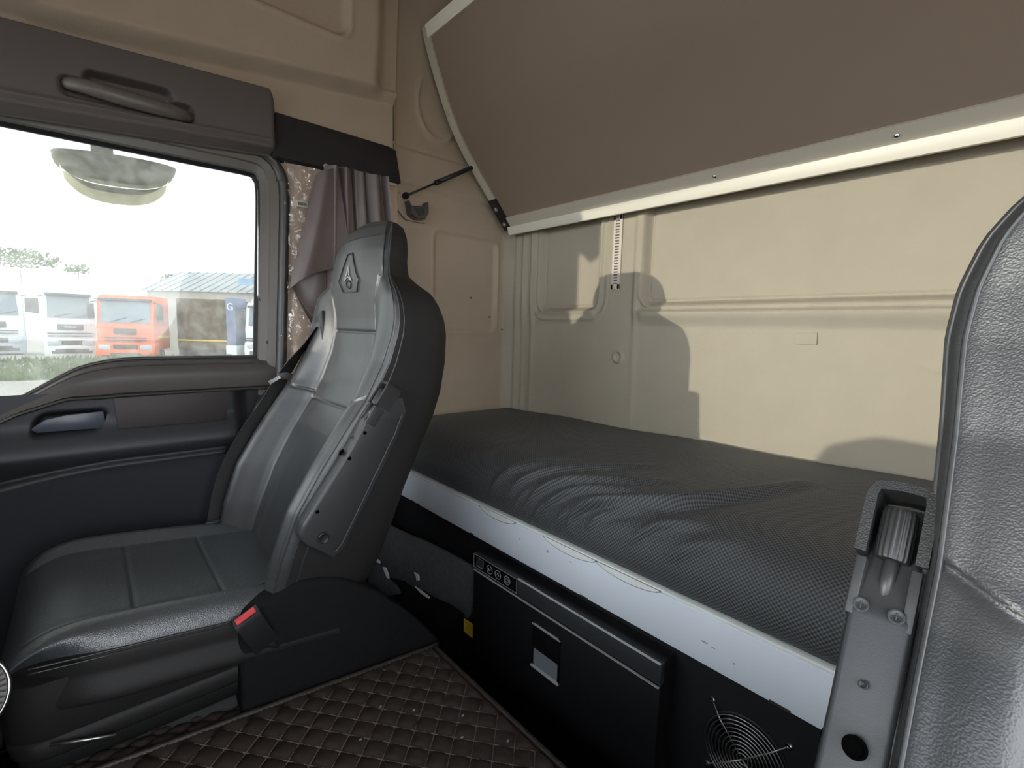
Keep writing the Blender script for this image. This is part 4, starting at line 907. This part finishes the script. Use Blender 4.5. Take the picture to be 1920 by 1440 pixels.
# ================================================================== OUTSIDE THE WINDOW
GZ = -1.2
def gnd(X, Y): return np.where(Y < 23.2, GZ, GZ+0.50*sm(23.2, 26.2, Y))
xs = np.linspace(-60, 60, 60); ysg = np.concatenate([np.linspace(-60, 22, 20), np.linspace(23, 30, 40), np.linspace(32, 90, 12)])
X, Y_ = np.meshgrid(xs, ysg, indexing='ij'); Zq = gnd(X, Y_)
g = mk('ground', np.stack([X, Y_, Zq], -1).reshape(-1, 3), gridf(60, len(ysg)), 'asphalt', smooth=True); tag(g, 'grey asphalt yard outside the side window', 'ground', kind='structure')
nbl = 7000; V, F = [], []
for k in range(nbl):
    x = random.uniform(-9, 3.0); y = random.uniform(23.0, 26.0); z = float(gnd(np.array(x), np.array(y))); h = random.uniform(0.06, 0.30); a = random.uniform(0, 6.28); w = random.uniform(0.02, 0.06)
    i = len(V); V += [(x-w*math.cos(a), y-w*math.sin(a), z-0.02), (x+w*math.cos(a), y+w*math.sin(a), z-0.02), (x+random.uniform(-0.1, 0.1), y+random.uniform(-0.1, 0.1), z+h)]; F.append((i, i+1, i+2))
tag(mk('grass', V, F, 'grass'), 'weedy green grass strip in front of the parked trucks', 'grass', kind='stuff')

def truck(label, loc, rz, body, w=2.2, h=2.85, zs=1.0, accent=None, lettering=None, roof=True, lower='truck_grey'):
    t = thing('parked_truck', (0, 0, 0), label, 'truck', 'trucks parked outside the side window')
    b = 0.45; L_ = 1.9
    # local frame: front faces -y
    prism('cab_body', [(0.10, b+0.55), (0.02, b+1.20), (0.10, b+1.35), (0.28, b+2.20), (0.42, b+2.40), (L_, b+2.40), (L_, b+0.35), (0.10, b+0.35)], -w/2, w/2, body, t, axis='x', bev=0.05)
    if roof: prism('roof_deflector', [(0.45, b+2.38), (1.0, b+2.40+h-2.85+0.45), (L_, b+2.40+h-2.85+0.50), (L_, b+2.38)], -w/2+0.12, w/2-0.12, body, t, axis='x', bev=0.05)
    V = [(-w/2+0.13, 0.075, b+1.36), (w/2-0.13, 0.075, b+1.36), (w/2-0.17, 0.25, b+2.16), (-w/2+0.17, 0.25, b+2.16)]; V += [(x, y+0.03, z) for x, y, z in V]
    ws = mk('windscreen', V, [(0, 1, 2, 3), (7, 6, 5, 4), (0, 4, 5, 1), (1, 5, 6, 2), (2, 6, 7, 3), (3, 7, 4, 0)], 'truck_glass', t)
    tube('wiper', [(-0.5, 0.05, b+1.40), (0.05, 0.08, b+1.56)], 0.015, 'truck_dark', ws, 5); tube('wiper', [(0.2, 0.05, b+1.40), (0.75, 0.08, b+1.54)], 0.015, 'truck_dark', ws, 5)
    box('sun_visor', -w/2+0.1, w/2-0.1, 0.10, 0.32, b+2.17, b+2.27, 'truck_dark', t, bev=0.02)
    gr = box('grille', -0.42, 0.42, 0.0, 0.06, b+0.92, b+1.14, 'truck_dark', t, bev=0.02)
    if lettering: text('lettering', lettering, 0.13, 'truck_white', Matrix.Translation((0, -0.01, b+1.03)) @ Matrix.Rotation(math.pi/2, 4, 'X'), gr, 0.004)
    for z in (b+0.70, b+0.80): box('grille_slot', -0.75, 0.75, 0.02, 0.08, z-0.02, z+0.025, 'truck_dark', t)
    bp = prism('bumper', [(-0.02, b-0.05), (-0.06, b+0.25), (0.0, b+0.62), (0.5, b+0.62), (0.5, b-0.05)], -w/2-0.03, w/2+0.03, lower, t, axis='x', bev=0.04)
    box('lower_grille', -0.55, 0.55, -0.07, 0.0, b+0.06, b+0.24, 'truck_dark', bp, bev=0.02); box('lower_grille', -0.45, 0.45, -0.05, 0.02, b+0.36, b+0.54, 'truck_dark', bp, bev=0.02)
    for s in (-1, 1):
        box('headlight', s*(w/2-0.30)-0.22, s*(w/2-0.30)+0.22, -0.065, 0.03, b+0.34, b+0.53, 'lamp_glass', bp, bev=0.03)
        box('fog_lamp', s*(w/2-0.32)-0.13, s*(w/2-0.32)+0.13, -0.065, 0.0, b+0.06, b+0.16, 'truck_dark', bp, bev=0.01)
        mr = box('mirror', s*(w/2+0.20)-0.11, s*(w/2+0.20)+0.11, 0.12, 0.26, b+1.50, b+2.05, 'truck_dark', t, bev=0.03)
        tube('mirror_arm', [(s*(w/2-0.02), 0.25, b+2.15), (s*(w/2+0.2), 0.19, b+2.10)], 0.02, 'truck_dark', mr, 6)
        V = [(s*(w/2+0.004), 0.42, b+1.40), (s*(w/2+0.004), 1.25, b+1.40), (s*(w/2+0.004), 1.25, b+2.10), (s*(w/2+0.004), 0.52, b+2.10)]; V += [(x-s*0.02, y, z) for x, y, z in V]
        mk('side_window', V, [(0, 1, 2, 3), (4, 5, 6, 7), (0, 1, 5, 4), (1, 2, 6, 5), (2, 3, 7, 6), (3, 0, 4, 7)], 'truck_glass', t)
        lathe('wheel', [(0.20, -0.14), (0.42, -0.14), (0.47, -0.10), (0.47, 0.10), (0.42, 0.14), (0.24, 0.14), (0.20, 0.08)], (s*(w/2-0.2), 0.95, 0.47), (s, 0, 0), 'truck_dark', t, 20)
    if accent:
        box('side_stripe', w/2+0.002, w/2+0.02, 0.5, 1.85, b+0.80, b+0.88, accent, t)
    prism('chassis', [(-0.4, 0.45), (0.4, 0.45), (0.4, 0.95), (-0.4, 0.95)], 0.5, 2.2, 'truck_dark', t, axis='y')
    t.location = loc; t.rotation_euler = (0, 0, rz); t.scale = (1, 1, zs); return t
truck('pale grey truck cut off by the left window edge with large curved headlight', (-2.95, 29.6, -1.10), math.radians(8), 'truck_white', w=1.9, zs=1.15, lettering=None)
truck('white truck with dark lettered grille parked between the grey and orange trucks', (-0.50, 28.6, -1.20), math.radians(4), 'truck_white', w=1.70, zs=1.18, lettering='SITRAK', lower='truck_white')
truck('orange red truck with yellow side stripe seen through the dusty window', (1.25, 26.7, -1.28), math.radians(-24), 'truck_orange', w=2.1, zs=1.15, accent='yellow_stripe', roof=False, lower='truck_orange')
cg = thing('cargo_body', (4.4, 26.3, -1.15), 'brown tarpaulin-covered cargo body with thin yellow stripe beside the orange truck', 'trailer')
prism('tarp', [(3.15, 27.0), (4.95, 25.35), (6.4, 27.2), (4.6, 28.9)], -0.35, 1.98, 'tarp_brown', cg, axis='z', bev=0.05)
prism('stripe', [(3.13, 26.98), (4.93, 25.33), (4.95, 25.36), (3.15, 27.01)], 0.05, 0.10, 'yellow_stripe', cg, axis='z')
prism('chassis_rail', [(3.2, 27.1), (5.0, 25.5), (6.2, 27.0), (4.4, 28.6)], -0.65, -0.35, 'truck_dark', cg, axis='z')
for (x, y) in ((3.7, 26.75), (4.6, 25.9)): lathe('wheel', [(0.2, -0.12), (0.42, -0.12), (0.45, -0.08), (0.45, 0.08), (0.42, 0.12), (0.2, 0.12)], (x, y, -0.72), (0.66, 0.75, 0), 'truck_dark', cg, 18)
bt = truck('white fronted truck with blue side panel and letter at the right window edge', (5.93, 23.62, -1.0), math.radians(-32), 'truck_white', w=1.5, roof=True, lower='truck_white')
bp_ = thing('blue_panel_van', (4.85, 24.85, -0.9), 'narrow dark blue van body with a white letter at the right window edge', 'van')
prism('blue_panel', [(4.76, 24.95), (5.06, 24.60), (5.7, 25.3), (5.4, 25.65)], -0.1, 2.05, 'truck_blue', bp_, axis='z', bev=0.03)
prism('sill_box', [(4.70, 24.90), (5.06, 24.52), (5.7, 25.3), (5.35, 25.65)], -0.55, -0.1, 'truck_white', bp_, axis='z', bev=0.03)
for (x, y) in ((4.95, 24.95), (5.45, 25.4)): lathe('wheel', [(0.2, -0.12), (0.34, -0.12), (0.38, -0.08), (0.38, 0.08), (0.34, 0.12), (0.2, 0.12)], (x, y, -0.80), (0.75, -0.66, 0), 'truck_dark', bp_, 16)
ang = math.atan2(24.60-24.95, 5.06-4.76)
text('white_letter', 'G', 0.46, 'truck_white', Matrix.Translation((4.90, 24.76, 1.62)) @ Matrix.Rotation(ang, 4, 'Z') @ Matrix.Rotation(math.pi/2, 4, 'X'), bp_, 0.01)

sh = thing('yard_shed', (5.0, 33.0, -0.7), 'long grey-roofed shed behind the parked trucks', 'building')
prism('shed_walls', [(2.6, 33.2), (12, 24.8), (16, 29.4), (6.6, 37.8)], -0.7, 2.6, 'shed_wall', sh, axis='z')
V = [(2.4, 33.2, 2.55), (12.0, 24.5, 2.55), (14.2, 27.0, 3.9), (4.6, 35.6, 3.9), (16.4, 29.5, 2.55), (6.8, 38.1, 2.55)]
rf = mk('shed_roof', V, [(0, 1, 2, 3), (3, 2, 4, 5), (0, 3, 5), (1, 4, 2)], 'shed_roof', sh)
for k in range(26):
    t = k/25; a = Vector(V[0]).lerp(Vector(V[1]), t); b = Vector(V[3]).lerp(Vector(V[2]), t); tube('roof_rib', [(a+Vector((0, 0, 0.02)))[:], (b+Vector((0, 0, 0.02)))[:]], 0.03, 'shed_roof', rf, 5)
prism('shed_sign', [(6.3, 29.6), (7.6, 28.4), (7.65, 28.45), (6.35, 29.65)], 2.95, 3.3, 'sign_blue', sh, axis='z')

def tree(label, c, r, h):
    t = thing('far_tree', (c[0], c[1], -0.72), label, 'tree', 'trees beyond the yard')
    tube('trunk', [(c[0], c[1], -0.75), (c[0]+0.05, c[1], c[2])], [0.05, 0.03], 'bark', t, 7)
    V, F = [], []
    for k in range(int(900*min(1, r*h))):
        d = Vector((random.gauss(0, 1), random.gauss(0, 1), random.gauss(0, 1))).normalized()*random.random()**0.4
        p = Vector(c)+Vector((d.x*r, d.y*r, d.z*h)); s = random.uniform(0.05, 0.13); q = Vector((random.gauss(0, 1), random.gauss(0, 1), random.gauss(0, 1))).normalized(); e = q.orthogonal().normalized()*s; f = q.cross(e)
        i = len(V); V += [(p-e)[:], (p+f*0.6)[:], (p+e)[:], (p-f*0.6)[:]]; F.append((i, i+1, i+2, i+3))
    tag(mk('crown', V, F, 'foliage', t), kind='stuff')
tree('pale green tree crown above the leftmost truck', (-2.7, 40.0, 4.3), 1.9, 0.55)
tree('small bush-like treetop above the white truck', (-0.2, 38.0, 3.75), 0.65, 0.30)
tree('small treetop left of the shed roof', (4.1, 37.5, 3.5), 0.5, 0.40)

# door mirror hanging outside above the window
km = thing('kerb_mirror', (0.09, 1.80, 1.33), 'dome-shaped kerb mirror hanging outside the top of the window', 'mirror')
def dome(x0, x1, zt, zb, y0, dep, nu=40, nv=24):
    V = []
    for i in range(nu):
        u = -1+2*i/(nu-1)
        for j in range(nv):
            v = j/(nv-1); zz_ = zt+(zb-zt)*v*math.sqrt(max(0, 1-abs(u)**2.6))+0.02*u*0.3
            V.append(((x0+x1)/2+u*(x1-x0)/2, y0-dep*math.sqrt(max(0, 1-u*u))*math.sin(math.pi*min(1, v*0.5+0.5)), zz_))
    return V, gridf(nu, nv)
V, F = dome(-0.045, 0.225, 1.402, 1.342, 1.76, 0.06); n0 = len(V); V += [(x, y+0.05, z) for x, y, z in V]; F += [(d+n0, c+n0, b+n0, a+n0) for a, b, c, d in F]
mk('mirror_shell', V, F, 'mirror_shell', km, smooth=True)
V = []
for i in range(40):
    u = -1+2*i/39; c = math.sqrt(max(0, 1-abs(u)**2.6))
    for j in range(12):
        v = j/11; V.append((0.09+u*0.122, 1.80-0.05*math.sqrt(1-u*u)*math.sin(math.pi*(0.5+0.45*v)), 1.392+0.006*u-c*(0.064+0.036*v)))
F = gridf(40, 12); n0 = len(V); V += [(x, y+0.01, z) for x, y, z in V]; F += [(d+n0, c+n0, b+n0, a+n0) for a, b, c, d in F]
mk('mirror_glass', V, F, 'mirror_glass', km, smooth=True)
box('mirror_clip', 0.035, 0.082, 1.735, 1.765, 1.400, 1.435, 'frame_plastic', km, bev=0.004)
tube('mirror_arm', [(0.06, 1.74, 1.43), (0.06, 1.60, 1.45), (0.06, 1.54, 1.46)], 0.012, 'black_plastic', km, 8)

# ------------------------------------------------------------------ modelling units -> metres
for me in bpy.data.meshes: me.transform(Matrix.Scale(S, 4))
for o in bpy.data.objects:
    if o.type in ('MESH', 'EMPTY'): o.location = o.location*S
bpy.context.view_layer.update()
